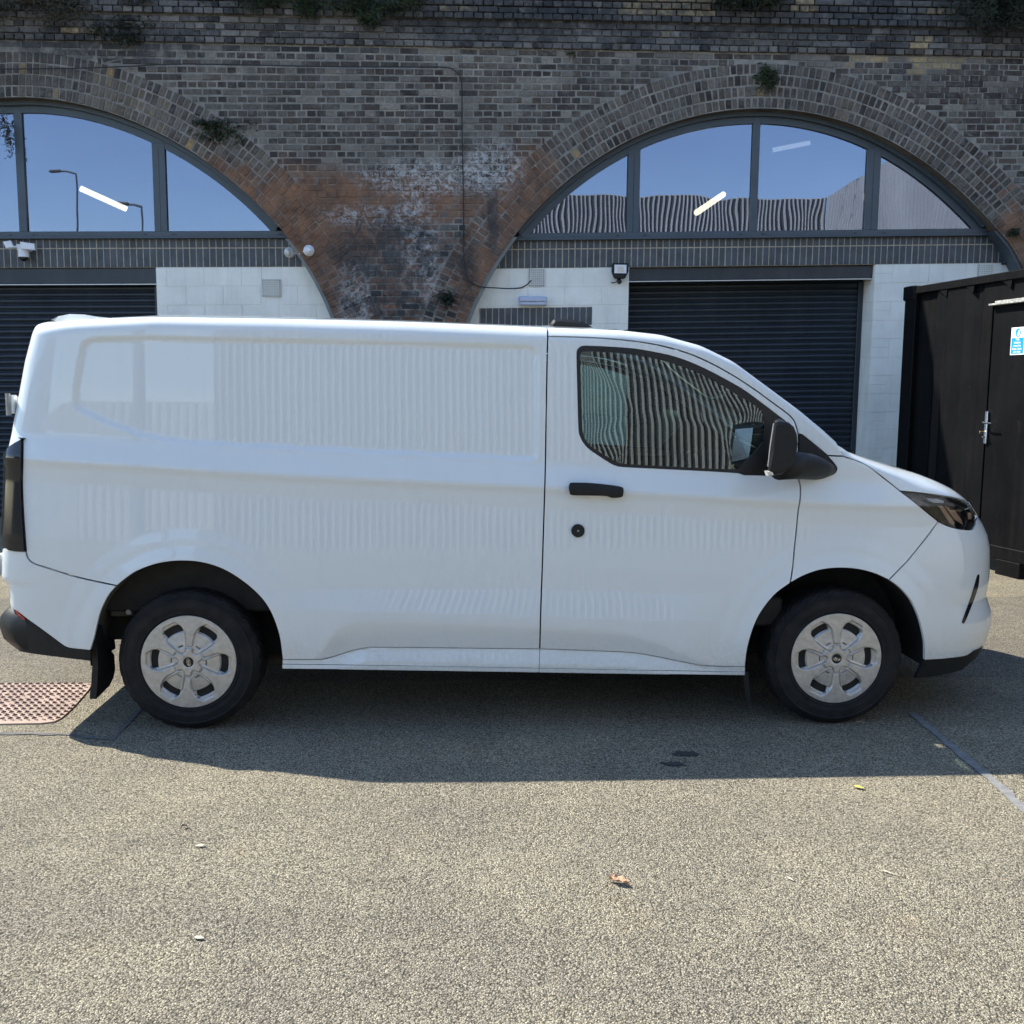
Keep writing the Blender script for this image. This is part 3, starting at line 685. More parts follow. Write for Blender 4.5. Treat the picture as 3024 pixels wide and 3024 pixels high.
# --- painted block walls
def block_wall(thn, key, x0, x1, ztop, zbot, cut, openings, phase=0.0, closers=None):
    cutf = cutter(key) if cut else (lambda p: 1.0); CHB = .2255; r = random.Random(4); i = 0; zt_ = ztop
    back = [(x0, tz(key, x0, zbot)), (x1, tz(key, x1, zbot)), (x1, tz(key, x1, ztop)), (x0, tz(key, x0, ztop))]
    Q = []
    for a in range(4):
        for t in np.linspace(0, 1, 40, endpoint=False): p, q = back[a], back[(a+1) % 4]; Q.append((p[0]+(q[0]-p[0])*t, p[1]+(q[1]-p[1])*t))
    if cut: Q = clip_arch(back, key, 0)
    iprism('joint_backing', Q, -.006, .10, M['whiteblock'], thn, 0)
    while zt_ > zbot+.02:
        zb_ = max(zbot, zt_-CHB); x = x0-(.225 if i % 2 else 0)+phase-.45
        while x < x1:
            xa, xb = max(x, x0)+.003, min(x+.45, x1)-.003
            if xb-xa > .04 and xb > x0:
                segs = [(xa, xb)]
                for (ox0, ox1, oz0, oz1) in openings:
                    if zb_ < oz1-.02 and zt_ > oz0+.02:
                        ns = []
                        for (a, b_) in segs:
                            if b_ <= ox0 or a >= ox1: ns.append((a, b_))
                            else:
                                if a < ox0-.03: ns.append((a, ox0-.002))
                                if b_ > ox1+.03: ns.append((ox1+.002, b_))
                        segs = ns
                for (a, b_) in segs:
                    zz = [(zb_+.0025, zt_-.0025)]
                    if closers and i % 2 == closers[1] and abs(a-closers[0]) < .02 and b_-a < .3: zz = [(zb_+.0025, (zb_+zt_)/2-.003), ((zb_+zt_)/2+.003, zt_-.0025)]
                    for (z0_, z1_) in zz:
                        P = [(a, tz(key, a, z0_)), (b_, tz(key, b_, z0_)), (b_, tz(key, b_, z1_)), (a, tz(key, a, z1_))]
                        if min(cutf(p) for p in P) < 0:
                            Q = []
                            for e in range(4):
                                for t in np.linspace(0, 1, 6, endpoint=False): p, q = P[e], P[(e+1) % 4]; Q.append((p[0]+(q[0]-p[0])*t, p[1]+(q[1]-p[1])*t))
                            P = clip_arch(P, key, -.004)
                            if len(P) < 3: continue
                        iprism('block', P, r.uniform(-.0006, .0006), .05, M['whiteblock'], thn, .0022)
            x += .45
        zt_ -= CHB; i += 1
def air_brick(px0, py0, px1, py1, key, label):
    (xa, za), (xb, zb_) = iw(px0, py1), iw(px1, py0)
    t = thing('air_brick', label, 'vent', IP((xa+xb)/2, (za+zb_)/2), 'square perforated air bricks in the white walls'); iprism('dark_cavity', [(xa+.005, za+.005), (xb-.005, za+.005), (xb-.005, zb_-.005), (xa+.005, zb_-.005)], -.0005, .03, M['dark'], t, 0)
    # perforated face: bars crossing, leaving 8 x 8 square holes
    b = MB(); n = 8; pw, ph = (xb-xa)/n, (zb_-za)/n
    for i in range(n+1):
        h = .22 if 0 < i < n else .14
        b.box(max(xa, xa+i*pw-pw*h), min(xb, xa+i*pw+pw*h), 0, .012, za, zb_)
        b.box(xa, xb, .0012, .0125, max(za, za+i*ph-ph*h), min(zb_, za+i*ph+ph*h))
    V = [(x, wall_y(x, DI-.013)+y, z) for x, y, z in b.v]; mk('grille', V, b.f, M['whitevent'], t)
    return (xa-.004, xb+.004, za, zb_)
def untz(key, o): xm = (o[0]+o[1])/2; return (o[0], o[1], o[2]-TL[key]*(xm-ZS[key][1]), o[3]-TL[key]*(xm-ZS[key][1]))
XSL = iw(460, 800)[0]
blkL = thing('block_wall', 'cream painted block wall between the left shutter and the arch pier', 'wall', IP(-1.8, 0))
oL = air_brick(775, 825, 829, 876, 'L', 'square air brick in the left cream wall near the arch')
block_wall(blkL, 'L', XSL, -.1, SB['L'], 0, True, [untz('L', oL)], .13)
blkF = thing('block_wall', 'cream painted block wall left of the left shutter, outside the photograph', 'wall', IP(-7.2, 0))
block_wall(blkF, 'L', -8.1, -6.6, SB['L'], 0, True, [], .1)
XSR0 = iw(1858, 800)[0]; XSR1 = iw(2585, 800)[0]
blkM = thing('block_wall', 'cream painted block wall under the right arch, left of the right shutter', 'wall', IP(2.3, 0))
oM = air_brick(1561, 795, 1608, 846, 'R', 'air brick with a black cable entering it, left of the floodlight')
xb0, zb0 = iw(1400, 962); xb1, zb1 = iw(1748, 906)
zzt = zb1-TL['R']*(xb1-ZS['R'][1]); opB = (-1, xb1, zzt-.222, zzt)
block_wall(blkM, 'R', .9, XSR0, SB['R'], 0, True, [untz('R', oM), opB], .02, (XSR0-.22, 1))
blkR = thing('block_wall', 'cream painted block pillar and wall behind the black container', 'wall', IP(7, 0))
oR = air_brick(2886, 781, 2931, 828, 'R', 'square air brick just above the container roof')
block_wall(blkR, 'R', XSR1, 8.6, SB['R'], 0, True, [untz('R', oR)], .215, (XSR1, 0))
# return face of the pillar
b = MB(); CHB = .2255; z = tz('R', XSR1, SB['R']); i = 0
mk('return_face', [(XSR1-.001, wall_y(XSR1, DI+.001), 0), (XSR1-.001, wall_y(XSR1, DI+.42), 0), (XSR1-.001, wall_y(XSR1, DI+.42), z), (XSR1-.001, wall_y(XSR1, DI+.001), z)], [(0, 1, 2, 3)], M['whiteblock'], blkR)
while z > .1:
    for (y0, y1) in (((.003, .21), (.215, .42)) if i % 2 else ((.003, .42),)):
        q = MB(); q.bbox(XSR1-.006, XSR1+.02, wall_y(XSR1, DI+y0), wall_y(XSR1, DI+y1), z-CHB+.003, z-.003, .002); q.build('block', M['whiteblock'], blkR)
    z -= CHB; i += 1
# lower band of blue bricks beside the door head
bl = thing('door_lintel_band', 'short lower row of upright blue bricks left of the right shutter', 'brick band', IP(2.1, 2.6)); rr = random.Random(2); x = xb1-.0635; k = 0
iprism('mortar_bed', [(1.45, tz('R', 1.45, zzt-.22)), (xb1, tz('R', xb1, zzt-.22)), (xb1, tz('R', xb1, zzt)), (1.45, tz('R', 1.45, zzt))], -.002, .1, M['bluemortar'], bl, 0)
while x > 1.44:
    P = [(x, tz('R', x, zzt-.218)), (x+.0645, tz('R', x, zzt-.218)), (x+.0645, tz('R', x, zzt-.004)), (x, tz('R', x, zzt-.004))]
    if float(arch_d('R', x, zzt)) < -.03: iprism('blue_brick', P, .003, .05, M['bluebrick'], bl, .0015)
    x -= .0765
# grey fillet down each visible jamb
for key, side, z0_, z1_, lb in (('L', 1, 1.2, ZS['L'][0]+.33, 'grey render fillet down the right edge of the left arch opening'), ('R', -1, 1.2, ZS['R'][0]+.31, 'grey render fillet down the left edge of the right arch opening'), ('R', 1, 1.2, ZS['R'][0]+.44, 'dark grey fillet down the right edge of the right arch opening')):
    b = MB(); zs = np.linspace(z0_, z1_, 26); V = []; Fc = []
    for z in zs:
        x = arch_x(key, z, side, 0); w_ = .045
        for (dx, dd) in ((.006*side, .225), (-w_*side, .225), (-w_*side, -.02), (.006*side, -.02)): V.append((x+dx, wall_y(x, DI-.0)-dd, z))
    V = [(x, min(y, wall_y(x, DI)+.02), z) for x, y, z in V]
    for i in range(len(zs)-1):
        for k in range(3): a = i*4+k; Fc.append((a, a+1, a+5, a+4))
    tag(mk('jamb_fillet', V, Fc, M['trim'] if not (key == 'R' and side == 1) else M['frame']), lb, 'trim')

# --- arched windows
def arch_strip(key, e0, e1, d0, d1, name, parent, mat, zmin, n=110):
    """band between radial offsets e0 (outer) and e1 (inner), front at depth d0, back d1 (behind brick face)"""
    cx, cz, rad = ARCH[key]; V = []; Fc = []; m = 0
    for i in range(n+1):
        th = -.15+(PI+.3)*i/n; r = float(rad(th)); pts = [(cx+(r+e)*math.cos(th), cz+(r+e)*math.sin(th)) for e in (e0, e1)]
        if min(pts[0][1], pts[1][1]) < zmin(pts[0][0]): continue
        (xo, zo), (xi, zi) = pts
        V += [(xo, wall_y(xo, d0), zo), (xi, wall_y(xi, d0), zi), (xi, wall_y(xi, d1), zi), (xo, wall_y(xo, d1), zo)]; m += 1
    for i in range(m-1):
        for k in range(3): a = i*4+k; Fc.append((a, a+1, a+5, a+4))
        a = i*4+3; Fc.append((a, a-3, a+1, a+4))
    return mk(name, V, Fc, mat, parent)
def window(key, label, mull, glass_bot, frame_bot, d=.20):
    t = thing('arched_window', label, 'window', IP(ARCH[key][0], glass_bot[0][1]), 'arched grey framed windows of the viaduct')
    x0_ = arch_x(key, frame_bot+.02, -1)+.0; x1_ = arch_x(key, frame_bot+.02, 1)
    zf = lambda x: tz(key, x, frame_bot)
    arch_strip(key, .0, -.042, d-.055, d+.08, 'head_flashing', t, M['frame'], lambda x: zf(x)+.0)
    arch_strip(key, -.040, -.118, d, d+.08, 'frame_head', t, M['frame'], lambda x: zf(x)+.0)
    rail_h = .075
    iprism('sill_rail', [(x0_, zf(x0_)), (x1_, zf(x1_)), (x1_-.05, zf(x1_)+rail_h), (x0_+.05, zf(x0_)+rail_h)], DI-d+.002, .08, M['frame'], t, .004)
    iprism('sill_nose', [(x0_, zf(x0_)-.012), (x1_, zf(x1_)-.012), (x1_, zf(x1_)+.014), (x0_, zf(x0_)+.014)], DI-d+.022, .08, M['frame'], t, .003)
    xs = []
    for (xa, xb) in mull:
        zt_ = min(ARCH[key][1]+math.sqrt(max(.01, (float(ARCH[key][2](math.atan2(3, (xa+xb)/2-ARCH[key][0])))-.08)**2-((xx-ARCH[key][0]))**2)) for xx in (xa, xb))+.03
        iprism('mullion', [(xa, zf(xa)+rail_h-.003), (xb, zf(xb)+rail_h-.003), (xb, zt_), (xa, zt_)], DI-d+.004, .08, M['frame'], t, .004); xs.append((xa, xb))
        if xb-xa > .12: iprism('mullion_joint', [((xa+xb)/2-.003, zf(xa)+rail_h), ((xa+xb)/2+.003, zf(xb)+rail_h), ((xa+xb)/2+.003, zt_-.04), ((xa+xb)/2-.003, zt_-.04)], DI-d+.0055, .004, M['frame_black'], t, 0)
    edges = [x0_]+[v for p in xs for v in p]+[x1_]
    for i in range(0, len(edges), 2):
        xa, xb = edges[i]+.006, edges[i+1]-.006; P = [(xa, tz(key, xa, frame_bot)+rail_h-.005), (xb, tz(key, xb, frame_bot)+rail_h-.005), (xb, 5.4), (xa, 5.4)]
        Q = []
        for e in range(4):
            for tt in np.linspace(0, 1, 60, endpoint=False): p, q = P[e], P[(e+1) % 4]; Q.append((p[0]+(q[0]-p[0])*tt, p[1]+(q[1]-p[1])*tt))
        Q = clip_arch(P, key, -.112)
        if len(Q) > 3: iprism('pane', Q, DI-d-.028, .006, M['pane'], t, 0)
        # small trickle vents on the sill rail
        for xv in (xa+.07, xb-.10):
            q = IP(xv, tz(key, xv, frame_bot)+.035, DI-d); qb = MB(); qb.box(q[0]-.018, q[0]+.018, q[1]-.006, q[1]+.01, q[2]-.006, q[2]+.006); qb.build('drain_cap', M['frame_black'], t)
    return t
zfL = iw(300, 704)[1]-TL['L']*(iw(300, 704)[0]-ZS['L'][1]); zfR = iw(1858, 706)[1]
mL = [(wxz(59, 500, .2)[0]-.045, wxz(59, 500, .2)[0]+.05), (wxz(454, 600, .2)[0], wxz(487, 600, .2)[0]+.02)]
window('L', 'left arched window with grey frame, two mullions in view and a lit tube lamp behind', mL, [(0, 3.5)], zfL)
mR = [(wxz(1852, 600, .2)[0], wxz(1888, 600, .2)[0]), (wxz(2219, 500, .2)[0], wxz(2241, 500, .2)[0]), (wxz(2557, 550, .2)[0], wxz(2598, 550, .2)[0])]
window('R', 'right arched window with grey frame and three mullions, a lit lamp and a long tube behind', mR, [(4, 3.5)], zfR)

# --- interiors and tube lamps
for key, x0_, x1_, nm in (('L', -8.0, -.2, 'left'), ('R', 1.0, 8.5, 'right')):
    b = MB(); y0, y1 = 8.05, 14.0
    b.v = [(x0_, y0, 0), (x1_, y0, 0), (x1_, y1, 0), (x0_, y1, 0), (x0_, y0, 5.3), (x1_, y0, 5.3), (x1_, y1, 5.3), (x0_, y1, 5.3)]
    b.f = [(0, 1, 2, 3), (1, 2, 6, 5), (2, 3, 7, 6), (3, 0, 4, 7), (4, 5, 6, 7)]; b.m = [0]*5
    o = b.build('unit_interior', M['interior']); o['kind'] = 'structure'
def lamp(pa, pb, y0, y1, r, mat, label, ends=None, cords=()):
    A, B = on_y(*pa, y0), on_y(*pb, y1); t = thing('tube_lamp', label, 'lamp', tuple((A+B)/2), 'strip lamps hanging inside the arches')
    b = MB(); b.tube([A, B], r, 10); b.build('tube', mat, t)
    if ends:
        u = (B-A)/np.linalg.norm(B-A)
        for p, s in ((A, -1), (B, 1)): q = MB(); q.tube([p, p+u*s*.07], [r*1.15, r*.5], 8); q.build('end_cap', M['cable'], t)
    for (c, d, yy) in cords: q = MB(); q.tube([on_y(*c[0], yy), on_y(*c[1], yy)] , .006, 5); q.build('cord', M['cable'], t)
lamp((239, 557), (372, 617), 9.4, 9.9, .040, M['tube_on'], 'lit strip lamp behind the middle pane of the left window')
lamp((2057, 628), (2136, 574), 9.3, 10.2, .042, M['tube_on'], 'lit strip lamp behind the second pane of the right window')
lamp((2278, 444), (2390, 422), 9.0, 9.2, .030, M['tube_faint_glow'], 'long thin tube lamp behind the third pane of the right window', True, (((((2241, 454), (2278, 444))), 0, 9.0), ((((2392, 421), (2478, 403))), 0, 9.1)))

# --- roller shutters
def shutter(key, x0_, x1_, label, zbox0, zbox1, dbox, dsl, endstop=False):
    t = thing('roller_shutter', label, 'shutter', (x0_/2+x1_/2, wall_y(0, DI+dsl), 0), 'anthracite roller shutters'); pitch = .0742
    prof = [(.0, .0), (.012, .012), (.019, .026), (.020, .036), (.014, .048), (.004, .058), (-.006, .060), (-.006, .064), (.005, .0655), (.005, .0695), (.0, .0742)]
    zz = zbox0; n = int(zz/pitch); me = None; yb = wall_y((x0_+x1_)/2, DI+dsl)
    def sl_z(i): return zz-(i+1)*pitch
    b = MB(); V = []
    for (X, s) in ((x0_, 0), (x1_, 1)):
        dz = TL[key]*(X-(x0_+x1_)/2); dy = -WK*(X-(x0_+x1_)/2)
        for (o_, h) in prof: V.append((X, yb-o_+dy, h+dz))
    m = len(prof); Fc = [(i, i+m, i+m+1, i+1) for i in range(m-1)]
    for i in range(n):
        z = sl_z(i); zoff = tz(key, (x0_+x1_)/2, 0)-0
        if me is None:
            o = mk('slat', [(x, y, h+z+zoff) for x, y, h in V], Fc, M['shutter'], t, True); me = o.data; z_first = z
        else: link('slat', me, t, (0, 0, z-z_first))
    P = [(x0_, tz(key, x0_, zbox0-.0)), (x1_, tz(key, x1_, zbox0-.0)), (x1_, tz(key, x1_, zbox1)), (x0_, tz(key, x0_, zbox1))]
    iprism('shutter_box', P, -dbox, dsl-dbox+.1, M['shutter'], t, .006)
    P = [(x0_, tz(key, x0_, zbox0-.013)), (x1_, tz(key, x1_, zbox0-.013)), (x1_, tz(key, x1_, zbox0-.0015)), (x0_, tz(key, x0_, zbox0-.0015))]
    iprism('box_edge_strip', P, -dbox+.004, .03, M['alu'], t, .001)
    for X, s in ((x0_, 1), (x1_, -1)): iprism('guide_rail', [(X, 0), (X+s*.06, 0), (X+s*.06, tz(key, X, zbox0)-.014), (X, tz(key, X, zbox0)-.014)], -dsl+.045, .05, M['shutter'], t, .003)
    return t
zq = wxz(300, 838, DI+.03)[1]-TL['L']*(wxz(300, 838, DI+.03)[0]-ZS['L'][1])
shutter('L', -6.6, XSL-.001, 'dark grey roller shutter under the left arched window', zq, SB['L']-.003, .03, .16)
zq = wxz(2200, 826, DI+.06)[1]-TL['R']*(wxz(2200, 826, DI+.06)[0]-ZS['R'][1])
shutter('R', XSR0+.001, XSR1-.008, 'dark grey roller shutter right of the floodlight, behind the van bonnet', zq, SB['R']-.003, .06, .36)

# --- fittings on the wall
def cyl_y(b, c, r, y0, y1, n=20, m=0):
    V, Fc = lathe([(0.0001, y0), (r, y0), (r, y1), (0.0001, y1)], c, n=n); b.add(V, Fc, m)
# floodlight
c = on_w(1831, 798, DI-.10); fl = thing('floodlight', 'black floodlight with pale square lamp beside the right shutter', 'floodlight', tuple(c)); k = 1/246.0
pts = [(-24, 20), (24, 20), (25, -4), (16, -22), (12, -25), (-13, -25), (-18, -21), (-25, -4)]
b = MB(); b.prism([(c[0]+x*k, c[2]+z*k) for x, z in pts], c[1]-.03, c[1]+.03, bev=.008); b.build('housing', M['blk_plastic'], fl)
b = MB(); b.prism([(c[0]+x*k, c[2]+z*k) for x, z in ((-18, 15), (18, 15), (18, -10), (-18, -10))], c[1]-.036, c[1]-.02, bev=.003); gl = b.build('lamp_face', M['camwhite'], fl)
b = MB(); b.prism([(c[0]+x*k, c[2]+z*k) for x, z in ((-10, 9), (10, 9), (10, -5), (-10, -5))], c[1]-.038, c[1]-.03, bev=.001); b.build('led_plate', M['lampface'], gl)
b = MB(); b.tube([(c[0], c[1], c[2]-.09), (c[0], c[1]+.10, c[2]-.10)], .02, 10); b.build('bracket', M['blk_plastic'], fl)
b = MB(); V, Fc = lathe([(0.0001, -.03), (.018, -.028), (.024, -.01), (.024, .05)], (c[0]-.0+.0, c[1]+.0, c[2]-.137), n=14); b.add(V, Fc); b.build('sensor', M['blk_plastic'], fl)
b = MB(); b.tube([(c[0]-.02, c[1]+.05, c[2]-.10), (c[0]-.03, c[1]+.06, c[2]-.13), (c[0]-.06, c[1]+.09, c[2]-.14), (c[0]-.09, c[1]+.10, c[2]-.137)], .006, 6); b.build('cable', M['cable'], fl)
# bulkhead lamp
c = on_w(1573, 889, DI-.05); t = thing('bulkhead_lamp', 'long lilac-tinted bulkhead lamp on the cream wall', 'lamp', tuple(c)); hw, hh = .172, .055
b = MB(); b.bbox(c[0]-hw, c[0]+hw, c[1]-.02, c[1]+.05, c[2]-hh, c[2]+hh, .008); b.build('base_tray', M['lilac'], t)
b = MB(); b.bbox(c[0]-hw+.01, c[0]+hw-.01, c[1]-.045, c[1]-.018, c[2]-.008, c[2]+hh-.008, .008); b.build('diffuser', M['lilac'], t)
b = MB(); b.bbox(c[0]-hw+.01, c[0]+hw-.01, c[1]-.035, c[1]-.018, c[2]-hh+.006, c[2]-.012, .006); b.build('diffuser', M['lilac'], t)
b = MB(); b.box(c[0]-hw+.01, c[0]+hw-.01, c[1]-.037, c[1]-.018, c[2]-.0115, c[2]-.0085); b.build('groove', M['steel'], t)
for s in (-1, 1): b = MB(); cyl_y(b, (c[0]+s*(hw-.03), c[1]-.038, c[2]-hh+.018), .006, -.003, .01, 8); b.build('screw', M['steel'], t)
# floodlight camera, left
c = on_w(67, 740, DI-.12); t = thing('floodlight_camera', 'white security camera with two floodlight panels above the left shutter', 'security camera', tuple(c)); k = 1/247.
b = MB(); b.bbox(c[0]-.07, c[0]+.07, c[1]-.02, c[1]+.12, c[2]+.0, c[2]+.075, .012)
V, Fc = lathe([(0.0001, 0), (.062, 0), (.060, .11), (0.0001, .11)], (0, 0, 0), n=20); V = [(c[0]-.0+x, c[1]+.02+z_, c[2]-.075+y_) for x, y_, z_ in V]; b.add(V, Fc); b.build('body', M['camwhite'], t)
V, Fc = lathe([(0.0001, -.05), (.030, -.042), (.048, -.02), (.052, 0)], (0, 0, 0), n=20); V = [(c[0]+x, c[1]+.02+z_, c[2]-.075+y_) for x, y_, z_ in V]; mk('dome', V, Fc, M['domeglass'], t, True)
for pts, nm in ((((-50, 14), (-28, 18), (-19, -2), (-42, -5)), 'lamp_panel'), (((-1, 15), (40, 10), (41, -9), (1, -6)), 'lamp_panel')):
    b = MB(); b.prism([(c[0]+x*k, c[2]+.035+z*k) for x, z in pts], c[1]-.06, c[1]-.03, bev=.006); b.build(nm, M['camwhite'], t)
b = MB(); b.tube([(c[0]-.09, c[1]-.03, c[2]+.04), (c[0]-.03, c[1]+.0, c[2]+.04)], .012, 8); b.build('arm', M['camwhite'], t)
# two turret cameras
for px, py, dd, lens, lb in ((855, 745, DI-.02, (-14, -4), 'left white turret camera on the blue brick band'), (912, 740, -.005, (4, -3), 'right white turret camera on the brick pier')):
    c = on_w(px, py, dd); t = thing('turret_camera', lb, 'security camera', tuple(c)); R_ = .066
    b = MB(); V, Fc = lathe([(.0001, -.045), (.035, -.04), (.058, -.018), (R_, .0), (R_, .03), (0.0001, .03)], tuple(c), n=24); b.add(V, Fc); b.build('base', M['camwhite'], t, True)
    q = MB(); cc = (c[0]+lens[0]*.0012, c[1]-.03, c[2]-.004)
    V, Fc = lathe([(.0001, -.046), (.02, -.043), (.036, -.03), (.046, -.01), (.047, .01)], cc, n=20); q.add(V, Fc); ey = q.build('eyeball', M['camwhite'], t, True)
    q = MB(); V = [(cc[0]+lens[0]*.0017+x*.026, cc[1]-.0385-.004*(1-abs(s_)), cc[2]-.008+z_*.013) for x, z_, s_ in [(math.cos(a)*.7-math.sin(a)*.35, math.sin(a)*.9-math.cos(a)*.8, 0) for a in np.linspace(0, 2*PI, 14, endpoint=False)]]
    q.add(V, [tuple(range(14))]); q.build('lens_window', M['domeglass'], ey)
b = MB(); p = [on_w(868, 748, DI-.03), on_w(884, 750, .02), on_w(897, 742, -.01)]; b.tube(p, .006, 6); tag(b.build('camera_cable', M['camwhite']), 'short white cable joining the two turret cameras', 'cable')
# black cables
def cable(pts, d, r, label, dd=None, clips=()):
    P = []
    for i, q in enumerate(pts): P.append(on_w(q[0], q[1], (dd[i] if dd else d)))
    Q = []
    for i in range(len(P)-1):
        p0, p1, p2, p3 = P[max(i-1, 0)], P[i], P[i+1], P[min(i+2, len(P)-1)]; m = max(2, int(np.linalg.norm(p2-p1)/.08)); l = np.linalg.norm(p2-p1)
        t1 = (p2-p0)/(np.linalg.norm(p2-p0)+1e-9)*l; t2 = (p3-p1)/(np.linalg.norm(p3-p1)+1e-9)*l
        for k in range(m): t = k/m; Q.append((2*t**3-3*t**2+1)*p1+(t**3-2*t**2+t)*t1+(-2*t**3+3*t**2)*p2+(t**3-t**2)*t2)
    P = Q+[P[-1]]
    b = MB(); b.tube(P, r, 6); o = b.build('wall_cable', M['cable'], None, True); tag(o, label, 'cable')
d_ = [-.06]*7+[-.05]*3+[-.03]*6+[-.02, .0, DI-.015, DI-.015, DI-.012]
cable([(-150, 207), (0, 204), (207, 202), (362, 196.5), (466, 191.5), (569, 189), (1000, 197), (1222, 198), (1321, 199), (1347, 211), (1362, 233), (1364, 362), (1366, 440), (1368.5, 595), (1370.6, 776), (1383, 828), (1414, 846), (1440, 849), (1540, 850), (1570, 828)], 0, .0068, 'long black cable along the viaduct, dropping down the pier to the air brick', (d_+[DI-.012]*5)[:20])
cable([(2958, 779), (3024, 776), (3090, 774)], DI-.02, .012, 'short black cable at the right edge above the container')

# ================================================================== PLANTS
def plant(label, px, py, wpx, hpx, n, leaf_len, mat, seed, droop=.5, out=.18, wid=.22, cat='plant', name='wall_plant', up=.3, stems=9, dd=-.07, group=None):
    r = random.Random(seed); c = on_w(px, py, dd); k = 1/247.; t = thing(name, label, cat, tuple(c), group); V = []; Fc = []; sb = MB()
    W, H = wpx*k/2, hpx*k/2
    for s in range(stems):
        ax, az = r.uniform(-W, W)*.8, r.uniform(-.3, 1)*H*.7; p = np.array([c[0]+ax, c[1]+.05, c[2]+az]); v = np.array([r.uniform(-1, 1)*W*.5, -out*r.uniform(.3, 1), up*H*r.uniform(.2, 1.2)])
        path = []; m = 7
        for i in range(m):
            path.append(p.copy()); p = p+v/m*1.3; v = v+np.array([0, 0, -droop*H*.75])/m*2
        sb.tube(path, [.006*(1-.8*i/m) for i in range(m)], 4, cap=False)
        for _ in range(max(1, n//stems)):
            q = r.uniform(0, m-1.01); i = int(q); b_ = path[i]*(1-(q-i))+path[i+1]*(q-i)
            b_ = b_+np.array([r.gauss(0, .16)*W, r.uniform(-.05, .02), r.gauss(0, .18)*H])
            L = leaf_len*r.uniform(.5, 1.25); a = r.uniform(0, 2*PI); el = r.uniform(-1.1, .7); d = np.array([math.cos(a)*math.cos(el), math.sin(a)*math.cos(el)*.7-.2, math.sin(el)]); d /= np.linalg.norm(d)
            sd_ = np.cross(d, np.array([r.uniform(-.3, .3), -.3, 1.0])); sd_ /= np.linalg.norm(sd_)+1e-9; w_ = L*wid; i0 = len(V)
            mid = b_+d*L*.5+np.array([0, 0, .08*L]); tip = b_+d*L+np.array([0, 0, -.18*L]); V += [tuple(b_), tuple(mid+sd_*w_*.5), tuple(tip), tuple(mid-sd_*w_*.5)]; Fc += [(i0, i0+1, i0+2), (i0, i0+2, i0+3)]
    mk('foliage', V, Fc, mat, t); sb.build('stem', M['stem'], t); return t
plant('large grey-green bush hanging over the wall at the top left corner', 90, 20, 330, 210, 2600, .075, M['leaf_grey'], 1, .55, .35, .2, stems=26, name='wall_shrub', cat='shrub')
plant('ivy trail left of the left arch crown, below the big bush', 330, 110, 210, 110, 500, .055, M['leaf_dark'], 2, .4, .12, .4, stems=12)
plant('leafy weed hanging from the ledge above the left arch shoulder', 840, 22, 230, 90, 900, .085, M['leaf_green'], 3, .5, .3, .22, stems=14)
plant('broad leafy weed tuft on the ledge above the pier', 1130, 22, 330, 80, 1000, .09, M['leaf_green'], 4, .5, .3, .2, stems=16)
plant('long-leaved weed drooping below the ledge above the pier', 1092, 72, 60, 70, 160, .11, M['leaf_green'], 5, .8, .25, .18, stems=5)
plant('dark leafy shrub on the ledge above the right arch', 2210, 12, 260, 95, 1100, .09, M['leaf_dark'], 6, .5, .3, .24, stems=15)
plant('big dark buddleia bush at the top right corner with sunlit tip', 2960, 45, 300, 270, 3000, .09, M['leaf_dark'], 7, .45, .5, .2, stems=30, name='wall_shrub', cat='shrub')
plant('green fern tuft in the brick arch crown over the right window', 2267, 240, 50, 80, 260, .11, M['leaf_green'], 8, .7, .16, .13, stems=10, dd=-.02)
plant('ivy patch on the right haunch of the left brick arch', 665, 405, 140, 100, 420, .055, M['leaf_green'], 9, .3, .10, .5, stems=16, dd=-.02)
plant('small ivy sprig lower on the left brick arch', 600, 365, 70, 40, 110, .05, M['leaf_dark'], 10, .3, .08, .5, stems=5, dd=-.02)
plant('small weed growing in the pier just above the van roof', 1316, 885, 50, 80, 170, .06, M['leaf_dark'], 11, .4, .10, .35, stems=6, dd=-.02)
plant('small moss tuft at the right foot of the right arch', 2996, 690, 40, 40, 120, .05, M['leaf_green'], 12, .4, .08, .4, stems=5, dd=-.02)
plant('tiny weed in a joint right of the pier cable', 1688, 165, 30, 30, 60, .05, M['leaf_green'], 13, .4, .08, .3, stems=4, dd=-.02)
plant('thin weed growing on the ledge at the top left', 410, 20, 100, 60, 160, .06, M['leaf_grey'], 14, .4, .12, .3, stems=6)
plant('dry grey vine hanging in front of the far left window pane', 14, 395, 26, 150, 260, .045, M['leaf_grey'], 15, 1.3, .05, .45, stems=6, dd=.05, up=.1, name='hanging_vine', cat='vine')

# ================================================================== CONTAINER
XC = 5.83; YP = 5.47; CROT = .19
_cc, _cs = math.cos(CROT), math.sin(CROT)
def to_local(P): dx, dy = P[0]-XC, P[1]-YP; return np.array([XC+dx*_cc+dy*_cs, YP-dx*_cs+dy*_cc, P[2]])
def on_x(px, py, x):
    C0 = to_local(CAM_POS); r = ray(px, py); r = np.array([r[0]*_cc+r[1]*_cs, -r[0]*_cs+r[1]*_cc, r[2]]); return C0+r*((x-C0[0])/r[0])
def turn(o):
    dx, dy = o.location.x-XC, o.location.y-YP; o.location.x = XC+dx*_cc-dy*_cs; o.location.y = YP+dx*_cs+dy*_cc; o.rotation_euler = (0, 0, CROT)
yA = YP; ct = thing('shipping_container', 'black steel container with a side door at the right edge', 'container', (XC, 2.6, 0)); YB = yA-6.06; W_ = 2.44; ZT, ZB = 2.70, .20
def cbox(name, x0, x1, y0, y1, z0, z1, bev=.006, mat='container', parent=None):
    b = MB(); b.bbox(x0, x1, y0, y1, z0, z1, bev); return b.build(name, M[mat], parent or ct)
